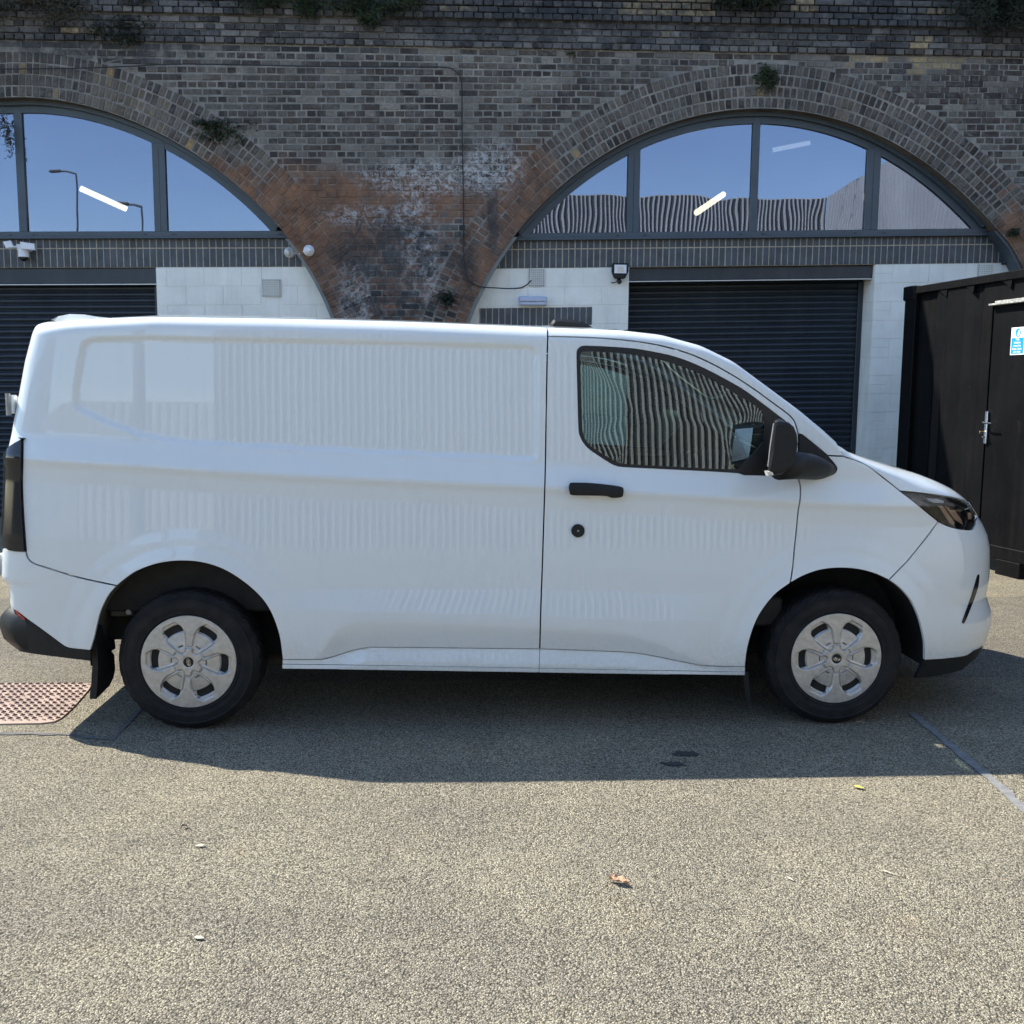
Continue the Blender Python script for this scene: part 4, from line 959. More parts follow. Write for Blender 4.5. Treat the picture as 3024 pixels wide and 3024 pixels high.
cbox('corner_post', XC-.0, XC+.16, yA-.09, yA+.09, ZB, ZT-.04); cbox('corner_post', XC, XC+.16, YB, YB+.16, ZB, ZT-.04)
cbox('corner_casting', XC-.012, XC+.17, yA-.07, yA+.115, ZT-.13, ZT+.012, .012); cbox('corner_casting', XC-.012, XC+.17, YB-.01, YB+.17, ZT-.13, ZT+.012, .012)
cbox('end_header', XC+.16, XC+W_, yA-.02, yA+.1, ZT-.12, ZT+.01)
cbox('top_rail', XC-.004, XC+.07, YB+.17, yA-.09, ZT-.075, ZT)
cbox('bottom_rail', XC+.0, XC+.06, YB+.16, yA-.09, ZB-.06, ZB+.055)
cbox('roof', XC+.05, XC+W_, YB+.1, yA, ZT-.05, ZT-.02); cbox('end_wall', XC+.1, XC+W_, yA-.04, yA+.03, ZB, ZT-.05); cbox('end_wall', XC+.1, XC+W_, YB, YB+.06, ZB, ZT-.05)
for yy in (yA-.3, on_x(2975, 1655, XC)[1], YB+.3): cbox('support_block', XC+.0, XC+.35, yy-.15, yy+.15, 0.0, ZB-.06, .006)
# corrugated side: outer and inner flats from the photograph, continuing at the same pitch
yb = [on_x(px, 1000, XC+.02)[1] for px in (2728, 2752, 2766, 2778, 2793, 2846, 2866, 2911)]
prof = [(yA-.09, .055), (yb[0], .055), (yb[1], .05), (yb[2], .015), (yb[3], .05), (yb[4]+.0, .015), (yb[5], .014), (yb[6], .05), (yb[7]+.12, .05), (yb[7]+.06, .028), (YB+.16, .028)]
V = []; Fc = []
for y_, o_ in prof: V += [(XC+o_, y_, ZB+.05), (XC+o_, y_, ZT-.07)]
for i in range(len(prof)-1): Fc.append((2*i, 2*i+1, 2*i+3, 2*i+2))
mk('side_panel', V, Fc, M['container'], ct)
for px in (2790, 2868, 2978):
    y_ = on_x(px, 860, XC)[1]; b = MB(); b.v = [(XC+.005, y_-.03, ZT-.074), (XC+.005, y_+.09, ZT-.074), (XC+.005, y_-.02, ZT-.15), (XC+.055, y_-.03, ZT-.074), (XC+.055, y_+.09, ZT-.074), (XC+.055, y_-.02, ZT-.15)]
    b.f = [(0, 1, 2), (3, 5, 4), (0, 2, 5, 3), (1, 4, 5, 2), (0, 3, 4, 1)]; b.m = [0]*5; b.build('rail_gusset', M['container'], ct)
yd = on_x(2921, 1100, XC)[1]; door = cbox('door', XC+.008, XC+.045, yd-.95, yd, .18, on_x(2921, 905, XC)[2], .006)
cbox('door_frame_edge', XC+.004, XC+.05, yd+.012, yd+.024, .17, on_x(2921, 905, XC)[2]+.02, .002, 'steel').data.materials[0] = M['container']
zs_ = on_x(2935, 899, XC)[2]; cbox('drip_strip', XC-.045, XC+.02, yd-1.0, yd+.01, zs_-.012, zs_+.004, .002, 'weatherstrip')
cbox('drip_strip', XC-.02, XC+.02, yd-1.0, yd-.04, zs_+.006, zs_+.026, .002, 'weatherstrip')
# handle set
H0 = on_x(2913, 1214, XC-.01); H1 = on_x(2910, 1311, XC-.01); yh = (H0[1]+H1[1])/2
b = MB(); b.bbox(XC-.018, XC+.01, yh-.017, yh+.017, H1[2], H0[2], .006); hp = b.build('handle_plate', M['chrome'], door)
zl = on_x(2913, 1248, XC)[2]; b = MB(); b.tube([(XC-.015, yh, zl), (XC-.06, yh, zl), (XC-.065, yh-.03, zl), (XC-.06, yh-.13, zl-.004)], [.011, .011, .009, .007], 10); b.build('lever', M['chrome'], door)
zk = on_x(2905, 1274, XC)[2]; b = MB(); b.tube([(XC-.015, yh, zk), (XC-.05, yh, zk)], .005, 8); V, Fc = lathe([(.0001, -.004), (.014, -.003), (.014, .003), (.0001, .004)], (0, 0, 0), n=12); b.add([(XC-.062+z_, yh+y_, zk-.006+x) for x, y_, z_ in V], Fc); b.build('key', M['brass'], door)
zk = on_x(2905, 1290, XC)[2]; b = MB(); b.tube([(XC-.01, yh, zk), (XC-.04, yh, zk)], [.012, .008], 10); b.build('cylinder_lock', M['chrome'], door)
# sign
S0 = on_x(2987, 968, XC); S1 = on_x(2985, 1049, XC); ys = S0[1]; sw = .30*(S0[2]-S1[2])/.40*1.0; sh = S0[2]-S1[2]; sw = sh*.70
sg = thing('safety_sign', 'white and blue safety sign with a face symbol on the black container door', 'sign', (XC+.004, ys-sw/2, S0[2]-sh/2))
def spx(name, pts, o_, mat, par):    # pts: (u right 0..1, v down 0..1) on the sign
    V = [(XC+.0015-o_, ys-u*sw, S0[2]-v*sh) for u, v in pts]; return mk(name, V, [tuple(range(len(V)))[::-1]], mat, par)
b = MB(); b.bbox(XC+.002, XC+.0075, ys-sw, ys, S0[2]-sh, S0[2], .0015); bd = b.build('board', M['sign_white'], sg)
spx('blue_panel', [(.07, .38), (.93, .38), (.93, .95), (.07, .95)], .0015, M['sign_blue'], sg)
spx('symbol', [(.5+.19*math.cos(a), .19+.15*math.sin(a)) for a in np.linspace(0, 2*PI, 28, endpoint=False)], .0015, M['sign_blue'], sg)
spx('symbol_face', [(.55+.10*math.cos(a)-.02*math.sin(a), .235+.075*math.sin(a)) for a in np.linspace(0, 2*PI, 20, endpoint=False)], .0022, M['sign_white'], sg)
spx('symbol_face', [(.50, .13), (.60, .10), (.66, .14), (.64, .155), (.52, .16)], .0022, M['sign_white'], sg)
def text_mesh(name, s, size, mat, parent, mw, shear=0.0, extrude=.0004, bold=0.0):
    cu = bpy.data.curves.new(name, 'FONT'); cu.body = s; cu.size = size; cu.align_x = 'CENTER'; cu.align_y = 'CENTER'; cu.extrude = extrude; cu.shear = shear; cu.offset = bold; cu.resolution_u = 3
    tmp = bpy.data.objects.new(name, cu); me = bpy.data.meshes.new_from_object(tmp); bpy.data.objects.remove(tmp); bpy.data.curves.remove(cu)
    me.name = name; me.transform(mw); me.transform(Matrix.Translation(-origin(parent))); me.materials.clear(); me.materials.append(mat); return link(name, me, parent)
for i, s in enumerate(('This', 'kitchen', 'must be', 'kept clean', 'and tidy')):
    mw = Matrix.Translation((XC-.0005, ys-sw*.5, S0[2]-sh*(.44+.112*i)))@Matrix(((0, 0, -1, 0), (-1, 0, 0, 0), (0, 1, 0, 0), (0, 0, 0, 1)))
    text_mesh('lettering', s, sh*.115, M['sign_white'], sg, mw, bold=.0006)
turn(ct); turn(sg)

# ================================================================== BEHIND THE CAMERA (seen mirrored in paint and glass)
def ribbed(name, label, p0, p1, h, mat, pitch=.2, dep=.05, flip=1, cat='building', group=None, thick=6.0, batten=False):
    p0 = np.array(p0, float); p1 = np.array(p1, float); L = np.linalg.norm(p1-p0); u = (p1-p0)/L; nrm = np.array([-u[1], u[0]])*flip
    t = thing(name, label, cat, (p0[0], p0[1], 0), group); n = int(L/pitch); V = []; Fc = []
    prof = ((0, 0), (.64, 0), (.66, 1), (.98, 1)) if batten else ((0, 0), (.36, 0), (.5, 1), (.86, 1))
    pts = [p0+u*((i+a)*pitch)+nrm*dep*o_ for i in range(n) for a, o_ in prof]+[p1]
    for q in pts: V += [(q[0], q[1], 0), (q[0], q[1], h)]
    Fc = [(2*i, 2*i+2, 2*i+3, 2*i+1) for i in range(len(pts)-1)]; mk('cladding', V, Fc, mat, t)
    if batten:
        V = [(q[0], q[1], z) for z in (0, h-.03) for q in (p0+nrm*.012, p1+nrm*.012)]; mk('recess', V, [(0, 1, 3, 2)], M['cladback'], t)
    a, b_, c, d = p0-nrm*.02, p1-nrm*.02, p1-nrm*thick, p0-nrm*thick
    mk('roof_block', [(q[0], q[1], z) for z in (0, h-.01) for q in (a, b_, c, d)], BOXF, mat, t); return t
ribbed('ribbed_warehouse', 'pale ribbed metal warehouse wall mirrored in the van side and right window', (-3.9, -16.4), (12.9, -16.4), 8.6, M['clad'], .155, .04, 1, batten=True)
ribbed('ribbed_warehouse', 'taller grey ribbed metal wing mirrored in the rightmost arched panes', (12.9, -16.3), (12.9, 1.0), 8.6, M['cladgrey'], .26, .045, 1)
ribbed('boundary_fence', 'low pale ribbed fence left of the warehouse, mirrored in the van side', (-14.5, -17.5), (-3.95, -17.2), 3.0, M['clad'], .2, .04, 1, cat='fence', thick=.1)
ribbed('low_shed', 'low ribbed shed roof mirrored at the foot of the left window', (-34, -17), (-15.5, -21), 7.4, M['cladgrey'], .5, .1, 1)
def post(x, y, h, arm, label, r=.038):
    t = thing('lamp_post', label, 'lamp post', (x, y, 0), 'street lamp posts mirrored in the windows'); b = MB(); b.tube([(x, y, 0), (x, y, h)], [r*1.3, r*.7], 10); b.build('pole', M['pole'], t)
    b = MB(); b.tube([(x, y, h), (x+arm*.4, y, h+.08), (x+arm, y, h+.10)], .035, 8); b.build('arm', M['pole'], t)
    b = MB(); b.bbox(x+arm-.2, x+arm+.2, y-.1, y+.1, h+.06, h+.15, .03); b.build('lantern', M['pole'], t)
post(-11.3, -10.4, 8.0, -.7, 'taller street lamp post mirrored in the left window')
post(-11.5, -16.0, 8.0, -.6, 'shorter looking lamp post mirrored right of the lit lamp')
t = thing('camera_pole', 'thick pole with a box on top mirrored in the van rear panel', 'pole', (-3.4, -10, 0)); b = MB(); b.tube([(-3.4, -10, 0), (-3.4, -10, 4.2)], .09, 10); b.build('pole', M['pole'], t); b = MB(); b.bbox(-3.6, -3.15, -10.2, -9.8, 3.9, 4.5, .03); b.build('box', M['pole'], t)
for (a, b_, sag, lb) in (((-2, -14, 11.5), (26, -9, 15.0), .8, 'lower overhead wire mirrored in the right window'), ((-2, -14, 11.6), (20, -12, 14.2), .2, 'upper overhead wire mirrored in the right window')):
    P = [(a[0]+(b_[0]-a[0])*q, a[1]+(b_[1]-a[1])*q, a[2]+(b_[2]-a[2])*q-sag*4*q*(1-q)) for q in np.linspace(0, 1, 16)]; b = MB(); b.tube(P, .018, 5); tag(b.build('overhead_wire', M['cable']), lb, 'wire')
# ================================================================== VAN
Y0 = -0.03; WH = 1.0; UC = -0.45; UF = 3.0; LR_ = .30; LF = 1.10
def gsm(x, y, s=.006, n=4000):
    """smoothed piecewise-linear table -> callable"""
    X = np.linspace(min(x)-.1, max(x)+.1, n); Y = np.interp(X, x, y); dx = X[1]-X[0]; k = int(4*s/dx)+1
    g_ = np.exp(-.5*(np.arange(-k, k+1)*dx/s)**2); g_ /= g_.sum(); Yp = np.convolve(np.pad(Y, k, 'edge'), g_, 'valid')
    return lambda q: np.interp(q, X, Yp)
def sst(a, b_, x): t = np.clip((x-a)/(b_-a), 0, 1); return t*t*(3-2*t)
def yx(px, py, y=0.0): p = on_y(px, py, y); return p[0], p[2]
# waist crease
zcr = gsm([-.9, -.31, .4, 1.67, 2.85, 3.3, 4.7], [1.300, 1.268, 1.222, 1.168, 1.100, 1.085, 1.03], .1)
tum = gsm([-1.6, -1.0, -.62, -.50, -.36, -.10, -.03, 0.0, .10, .12, .35, .66, 1.0], [.03, .01, 0.0, -.002, 0.0, .0135, .010, 0.0, .031, .035, .046, .064, .095], .007)
# lower door sculpture
xC = [yx(p, 1840)[0] for p in (930, 1000, 1084, 1600, 1832, 1926, 2071, 2199)]
zC = gsm([-1]+xC+[5], [.2]+[yx(930, 1948)[1], yx(1000, 1845)[1], yx(1050, 1828)[1], yx(1600, 1845)[1], yx(1832, 1858)[1], yx(1926, 1888)[1], yx(2071, 1950)[1], yx(2199, 1969)[1]]+[.2], .03)
stepP = [(833, 1949), (930, 1948), (1000, 1935), (1084, 1913), (1594, 1917), (1854, 1927), (1926, 1937), (2035, 1959), (2089, 1967), (2198, 1970)]
stX = [yx(*p)[0] for p in stepP]; stZ = [yx(*p)[1] for p in stepP]
zS = lambda x: np.interp(x, stX, stZ)
zA0 = gsm([.4, 1.67, 2.45], [yx(975, 1740)[1], yx(1600, 1736)[1], yx(2050, 1752)[1]], .1); zA1 = gsm([.4, 1.67, 2.45], [yx(975, 1790)[1], yx(1600, 1814)[1], yx(2050, 1832)[1]], .1)
# load panel pressing (in the photograph: rounded outline)
PAN = [yx(*p) for p in [(248, 999), (300, 993), (430, 990), (800, 997), (1200, 1007), (1557, 1017), (1582, 1024), (1594, 1042), (1590, 1340), (1584, 1356), (1568, 1361), (1112, 1341), (800, 1325), (600, 1316), (500, 1307), (414, 1290), (310, 1252), (225, 1213), (214, 1195), (213, 1148), (224, 1066), (232, 1020)]]
PANa = np.array(PAN)
def sdf(x, z, P):
    n = len(P); d = np.full(x.shape, 1e9); ins = np.zeros(x.shape, bool)
    for i in range(n):
        a = P[i-1]; b_ = P[i]; e = b_-a; w0 = x-a[0]; w1 = z-a[1]; t = np.clip((w0*e[0]+w1*e[1])/(e@e), 0, 1)
        d = np.minimum(d, (w0-e[0]*t)**2+(w1-e[1]*t)**2)
        c = ((a[1] > z) != (b_[1] > z)) & (x < (b_[0]-a[0])*(z-a[1])/(b_[1]-a[1]+1e-12)+a[0]); ins ^= c
    return np.where(ins, -1, 1)*np.sqrt(d)
HUBS = ((0.0, .335), (3.1, .335)); ARC = ((.005, .37, .452), (3.09, .345, .442))
def inward(x, z):
    h = z-zcr(x); v = tum(h)
    v = v+.0115*(1-sst(-.024, .004, sdf(x, z, PANa)))
    lm = sst(.25, .75, x)*(1-sst(2.30, 2.62, x))
    v = v+lm*(.015*(1-sst(0, 1, (zA0(x)+.02-z)/(zA0(x)+.02-zA1(x))))*1.0*sst(.62, .60, h*0+.61)-.0)*0
    # step out towards the lower bulge
    t = np.clip((zA0(x)-z)/np.maximum(.02, zA0(x)-zA1(x)), 0, 1); v = v-lm*.017*t
    dC = zC(x)-z; dC = .5*(dC+np.sqrt(dC**2+.010**2)); inS = z > zS(x)
    v = v+lm*.20*np.where(inS, dC, np.clip(zC(x)-zS(x), 0, None))-.30*lm*np.where(inS, 0, np.clip(zS(x)-z, 0, .06))
    v = v+.12*np.clip(.32-z, 0, None)**1.0*(z < .32)
    for cx, cz, r in ARC:
        d = np.hypot(x-cx, z-cz)-r; up = sst(.2, .45, z)
        v = v-up*(.012*(1-sst(.0, .085, d))+.006*(1-sst(.09, .16, d)))
    return v
# roof / pillar / bonnet edge line
def tabz(lst, y): return [yx(px, py, y) for px, py in lst]
top = [(-1.2, 1.915), (-.62, 1.915)]+tabz([(466, 933), (800, 938), (1200, 950), (1615, 968), (1825, 976), (1946, 990), (2062, 1022), (2156, 1069), (2263, 1150), (2332, 1202), (2407, 1263), (2479, 1324)], .13)
top += [(3.12, 1.342), (3.25, 1.302), (3.39, 1.265), (3.55, 1.222), (3.65, 1.188), (3.75, 1.150), (3.86, 1.098), (3.96, 1.045), (4.1, 1.01), (4.8, .985)]
zt = gsm([p[0] for p in top], [p[1] for p in top], .018)
rz = gsm([-1, 1.6, 2.3, 2.9, 3.1, 3.5, 4.0, 5], [.068, .068, .048, .028, .035, .095, .07, .04], .03); ry = gsm([-1, 1.6, 2.3, 2.9, 3.1, 3.4, 5], [.07, .07, .05, .035, .06, .19, .19], .03)
crown = gsm([-1, 1.5, 2.0, 2.9, 3.1, 3.5, 4.0, 5], [.045, .045, .05, .07, .035, .03, .02, .0], .03)
sil = [(2889, 1499), (2889, 1525), (2913, 1575), (2920, 1613), (2920, 1660), (2918, 1704), (2908, 1747), (2927, 1800), (2925, 1833), (2908, 1886), (2875, 1940), (2840, 1975)]
sp = [(on_y(px, py, 0.0)[0], on_y(px, py, .42)[2]) for px, py in sil][::-1]
def a_from_s(s): k = max(.2, .527+s-UF)**1.5-.3826; return max(.05, k)**(2/3.)
aF = gsm([p[1] for p in sp], [a_from_s(p[0]) for p in sp], .007)
srl = [(141, 941, .06), (95, 954, .0), (85, 995, .0), (68, 1066, .0), (52, 1165, .0), (34, 1270, .0), (26, 1360, 0), (22, 1500, 0), (19, 1600, .0), (16, 1640, .0), (15, 1704, .0), (35, 1720, .0), (40, 1787, 0), (60, 1830, 0), (60, 1990, 0)]
sr = [(on_y(px, py, 0.0)[0], on_y(px, py, .08)[2]) for px, py, _ in srl][::-1]
def b_from_s(s): k = max(.06, .0534+UC-s)**1.5-.0534**1.5; return max(.03, k)**(2/3.)
aR = gsm([p[1] for p in sr], [b_from_s(p[0]) for p in sr], .008)
def S(u, s, extra=0.0):
    """body surface: u runs rear to front, s from sill up over the roof edge; v>0 part goes to the centre line"""
    u = np.asarray(u, float); s = np.asarray(s, float)
    Z1 = zt(u)-rz(u); th = np.clip((s-Z1)/rz(u), 0, PI/2); v = np.clip(s-(Z1+rz(u)*PI/2), 0, 1)
    z = np.where(s < Z1, s, Z1+rz(u)*np.sin(th))
    psF = np.clip((u-UF)/LF, 0, PI/2); c, sn = np.cos(psF), np.sin(psF); rF = (c**3+sn**3)**(-1/3.)
    psR = np.clip((UC-u)/LR_, 0, PI/2); cR, sR = np.cos(psR), np.sin(psR); rR = (cR**3+sR**3)**(-1/3.)
    x = np.where(u > UF, UF+aF(z)*sn*rF, np.where(u < UC, UC-aR(z)*sR*rR, u))
    xi = np.where(u > UF, np.minimum(x, UF+.9*(psF)), x)
    inn = inward(np.clip(x, -1, 3.9), z)*np.where(u > UF, np.clip(1-sst(.5, 1.3, psF), 0, 1), 1)
    plan = np.where(u > UF, WH*(1-c*rF), np.where(u < UC, .12*(1-cR*rR), 0))
    base = np.minimum(inn+plan, WH-.002); rem = WH-base
    ryy = np.minimum(ry(u), rem*.6); side = ryy*(1-np.cos(th)); q = base+side; q = q+(WH-q)*v
    z = z+crown(u)*(1-(1-v)**2)
    return np.stack([x, Y0+q, z], -1) if extra == 0 else _ext(np.stack([x, Y0+q, z], -1), u, s, extra)
def _ext(P, u, s, e): return P+Nrm(u, s)*e
def Nrm(u, s, e=.0015):
    A = S(u+e, s)-S(u-e, s); B = S(u, s+e)-S(u, s-e); n = np.cross(A, B); n /= (np.linalg.norm(n, axis=-1, keepdims=True)+1e-12); return n
def inv(pts):
    """photo points -> (u, s) on the body"""
    pts = np.asarray(pts, float); g0 = np.array([yx(px, py, 0.05) for px, py in pts]); u = g0[:, 0].copy(); s = g0[:, 1].copy(); h = 1e-3
    u = np.where(u > 3.4, 3.4+(u-3.4)*1.1, u)
    for _ in range(14):
        P0 = proj(S(u, s)); e = pts-P0; Ju = (proj(S(u+h, s))-P0)/h; Js = (proj(S(u, s+h))-P0)/h
        det = Ju[:, 0]*Js[:, 1]-Ju[:, 1]*Js[:, 0]; det = np.where(abs(det) < 2e3, np.sign(det+1e-9)*2e3, det)
        du = (e[:, 0]*Js[:, 1]-e[:, 1]*Js[:, 0])/det; ds = (Ju[:, 0]*e[:, 1]-Ju[:, 1]*e[:, 0])/det
        u += np.clip(du, -.04, .04); s += np.clip(ds, -.03, .03)
    return np.stack([u, s], -1)
def curve(pts, corners=(), n=5):
    """catmull-rom through px points (breaks at corner indices), returned in (u, s)"""
    P = [np.array(p[:2], float) for p in pts]; out = []; cs = {0, len(P)-1} | set(corners); segs = sorted(cs)
    for a, b_ in zip(segs[:-1], segs[1:]):
        Q = P[a:b_+1]
        for i in range(len(Q)-1):
            p0 = Q[i-1] if i else 2*Q[0]-Q[1]; p1, p2 = Q[i], Q[i+1]; p3 = Q[i+2] if i+2 < len(Q) else 2*Q[-1]-Q[-2]
            m = max(2, int(np.hypot(*(p2-p1))/9))
            for k in range(m):
                t = k/m; out.append(.5*((2*p1)+(-p0+p2)*t+(2*p0-5*p1+4*p2-p3)*t*t+(-p0+3*p1-3*p2+p3)*t**3))
    out.append(P[-1]); return inv(np.array(out))
def usl(*pts, step=.02):
    out = []
    for a, b_ in zip(pts[:-1], pts[1:]):
        m = max(1, int(math.hypot(b_[0]-a[0], b_[1]-a[1])/step))
        for k in range(m): out.append((a[0]+(b_[0]-a[0])*k/m, a[1]+(b_[1]-a[1])*k/m))
    out.append(pts[-1]); return np.array(out)
def sTop(u, v=0.0): return float(zt(u)-rz(u)+rz(u)*PI/2)+v
def ccw(P):
    P = np.asarray(P); x, y = P[:, 0], P[:, 1]; a = (x*np.roll(y, -1)-np.roll(x, -1)*y).sum(); return P if a > 0 else P[::-1]
def clean(P, tol=.0015):
    Q = [P[0]]
    for p in P[1:]:
        if np.hypot(*(p-Q[-1])) > tol: Q.append(p)
    while np.hypot(*(Q[0]-Q[-1])) < tol and len(Q) > 3: Q.pop()
    return np.array(Q)
van = thing('panel_van', 'white panel van parked side-on in front of the railway arches', 'van', (1.6, .97, 0))
FARPARTS = []
def panel(name, loops, mat, gap=.0034, holes=(), step=.013, bulge=0.0, parent=None, flange=.016, off=0.0, far=True, dense=None, label=None, farmat=None):
    P = clean(np.concatenate([np.asarray(l) for l in loops])); P = ccw(P)
    if gap: P = inset(P, gap)
    H = [inset(ccw(clean(np.asarray(h))), -.001) for h in holes]
    V2 = []; E = []
    for L in [P]+H: b0 = len(V2); V2 += [Vector(p) for p in L]; E += [(b0+i, b0+(i+1) % len(L)) for i in range(len(L))]
    u0, s0 = P.min(0); u1, s1 = P.max(0)
    us = np.arange(u0, u1, step); ss = np.arange(s0, s1, step)
    # finer rows around the rolled roof edge
    G = np.array([(a+(step/2 if j % 2 else 0), b_) for j, b_ in enumerate(ss) for a in us])
    if dense is not None: G = np.concatenate([G, dense])
    ins = sdf(G[:, 0], G[:, 1], P) < -step*.45
    for h in H: ins &= sdf(G[:, 0], G[:, 1], h) > step*.45
    V2 += [Vector(p) for p in G[ins]]
    r = delaunay_2d_cdt(V2, E, [], 0, 1e-6); vs = np.array([(v[0], v[1]) for v in r[0]]); tri = [f for f in r[2]]
    cen = np.array([vs[list(f)].mean(0) for f in tri]); ok = sdf(cen[:, 0], cen[:, 1], P) < 0
    for h in H: ok &= sdf(cen[:, 0], cen[:, 1], h) > 0
    tri = [tuple(f) for f, k in zip(tri, ok) if k]
    used = sorted(set(i for f in tri for i in f)); mp = {k: i for i, k in enumerate(used)}; vs = vs[used]; tri = [tuple(mp[i] for i in f) for f in tri]
    P3 = S(vs[:, 0], vs[:, 1]); N3 = Nrm(vs[:, 0], vs[:, 1]); P3 = P3+N3*off
    if bulge: P3 = P3+N3*(bulge*(1-np.exp(-(-sdf(vs[:, 0], vs[:, 1], P))  .clip(0)/.09)))[:, None]
    # boundary flange
    cnt = {}
    for f in tri:
        for i in range(len(f)): e = (f[i], f[(i+1) % len(f)]); cnt[e] = 1
    bd = [e for e in cnt if (e[1], e[0]) not in cnt]
    n = len(vs); V = list(map(tuple, P3)); NV = list(map(tuple, N3)); Fc = list(tri); 
    for a, b_ in bd:
        i0 = len(V); fn = np.cross(P3[b_]-P3[a], N3[a]); fn /= np.linalg.norm(fn)+1e-9
        V += [tuple(P3[a]), tuple(P3[b_]), tuple(P3[b_]-N3[b_]*flange), tuple(P3[a]-N3[a]*flange)]; NV += [tuple(fn)]*4; Fc.append((i0, i0+3, i0+2, i0+1))
    if bulge: V, Fc = V[:n], list(tri)
    o = mk(name, V, Fc, mat, parent or van, True, normals=None if bulge else NV)
    if label: o['label'] = label
    if far:
        V2_ = np.array(V); V2_[:, 1] = 2*(Y0+WH)-V2_[:, 1]; N2_ = np.array(NV); N2_[:, 1] *= -1
        mk(name, V2_, [f[::-1] for f in Fc], farmat or mat, parent or van, True, normals=None if bulge else [tuple(q) for q in N2_])
    return o
# ---- shared seam lines (from the photograph)
cB_up = [(1617.5, 993), (1615, 1100), (1612.5, 1250), (1610.6, 1372), (1607, 1500), (1602, 1660), (1597, 1800), (1594, 1917)]
B_up = curve(cB_up); B_lo = curve([(1594, 1917), (1591.5, 1975)])
uB = B_up[0][0]; B_top = usl((uB, sTop(uB)), tuple(B_up[0]))
D_top = curve([(1617.5, 993), (1700, 995), (1783, 999), (1860, 1006), (1923, 1015), (1985, 1029), (2039, 1046), (2090, 1068), (2132, 1090), (2180, 1118), (2231, 1152), (2265, 1177), (2295, 1199), (2320, 1217), (2337, 1232), (2347, 1246), (2354, 1268), (2358, 1285)])
D_front = curve([(2358, 1285), (2357, 1412), (2363, 1432), (2364, 1456), (2362, 1482), (2357, 1510), (2353, 1552), (2346, 1620), (2341, 1675), (2334, 1722)], (1,))
arcF_back = curve([(2334, 1722), (2290, 1755), (2253, 1800), (2229, 1845), (2209, 1910), (2201, 1970)])
arcF_front = curve([(2334, 1722), (2370, 1702), (2410, 1687), (2447, 1680), (2483, 1678), (2520, 1680), (2554, 1686), (2590, 1697), (2625, 1713)])
arcF_bump = curve([(2625, 1713), (2657, 1737), (2684, 1767), (2700, 1795), (2712, 1824), (2722, 1860), (2729, 1900), (2730, 1950)])
step_f = curve([(1594, 1917), (1720, 1921), (1854, 1927), (1926, 1937), (2035, 1959), (2089, 1967), (2201, 1970)])
step_r = curve([(834, 1949), (930, 1948), (960, 1946), (1000, 1935), (1040, 1922), (1084, 1914), (1130, 1912), (1594, 1917)])
arcR = curve([(346, 1730), (370, 1710), (405, 1687), (466, 1665), (536, 1657), (606, 1664), (675, 1690), (745, 1740), (792, 1795), (822, 1870), (834, 1949)])
arcR_b = curve([(346, 1730), (324, 1755), (308, 1784), (296, 1813), (287, 1850), (279, 1885), (268, 1921)])
cSeamR = [(77, 1628), (81.5, 1646), (90, 1657), (103, 1665), (130, 1674), (228, 1704), (346, 1730)]
bumpR = curve(cSeamR); lampE = curve([(60, 1294), (67, 1298), (68, 1306), (67, 1370), (66, 1438), (70, 1530), (77, 1628)], (2,))
uRE = UC-LR_*PI/2
sL = float(lampE[0][1])
LT = (-.66, sL-.002); LM = (uRE+.03, float(inv([(40, 1370)])[0][1]))
denseR = np.array([(a, b_) for a in np.arange(-.92, 1.7, .02) for b_ in np.linspace(1.83, 2.02, 40)])
panel('side_panel', [B_top, B_up[1:], step_r[::-1][1:], arcR[::-1][1:], bumpR[::-1][1:], lampE[::-1][1:], usl((lampE[0][0], sL), LT, LM), usl(LM, (uRE+.02, LM[1]), (uRE+.02, 1.84), (-.80, sTop(-.8)), (uB, sTop(uB)))], M['paint'], dense=denseR)
# ---- door with window opening
winO = curve([(1703, 1060), (1703, 1040), (1707, 1029), (1716, 1023), (1730, 1021), (1800, 1024), (1876, 1030), (1940, 1041), (1992, 1053), (2050, 1074), (2109, 1102), (2155, 1127), (2198, 1152), (2250, 1190), (2300, 1228), (2345, 1263), (2350, 1290), (2349, 1406), (2198, 1403), (2180, 1397), (2100, 1392), (1960, 1385), (1840, 1379), (1820, 1375), (1803, 1368), (1745, 1330), (1725, 1310), (1713, 1288), (1708, 1250), (1703, 1060)], (15, 17, 18, 19))
denseD = np.array([(a, b_) for a in np.arange(1.6, 3.1, .012) for b_ in np.arange(1.2, 1.95, .012)])
panel('front_door', [B_up, step_f[1:], arcF_back[::-1][1:], D_front[::-1][1:], D_top[::-1][1:]], M['paint'], holes=[winO])
# ---- pillar and cant rail above the door
cowl = curve([(2359, 1276), (2400, 1309), (2440, 1342)]); uT = [tuple(p) for p in D_top]
cw_u = 3.08
rail_top = [(u, sTop(u)+.012) for u in np.arange(uB, cw_u, .02)]
cs_ = curve([(2442, 1345), (2470, 1346.5), (2493, 1347)])
panel('cant_rail', [D_top, cowl[1:], cs_, np.array(rail_top[::-1])], M['paint'], dense=np.array([(a, float(zt(a)-rz(a))+k) for a in np.arange(1.6, 3.1, .02) for k in np.linspace(-.03, .09, 14)]))
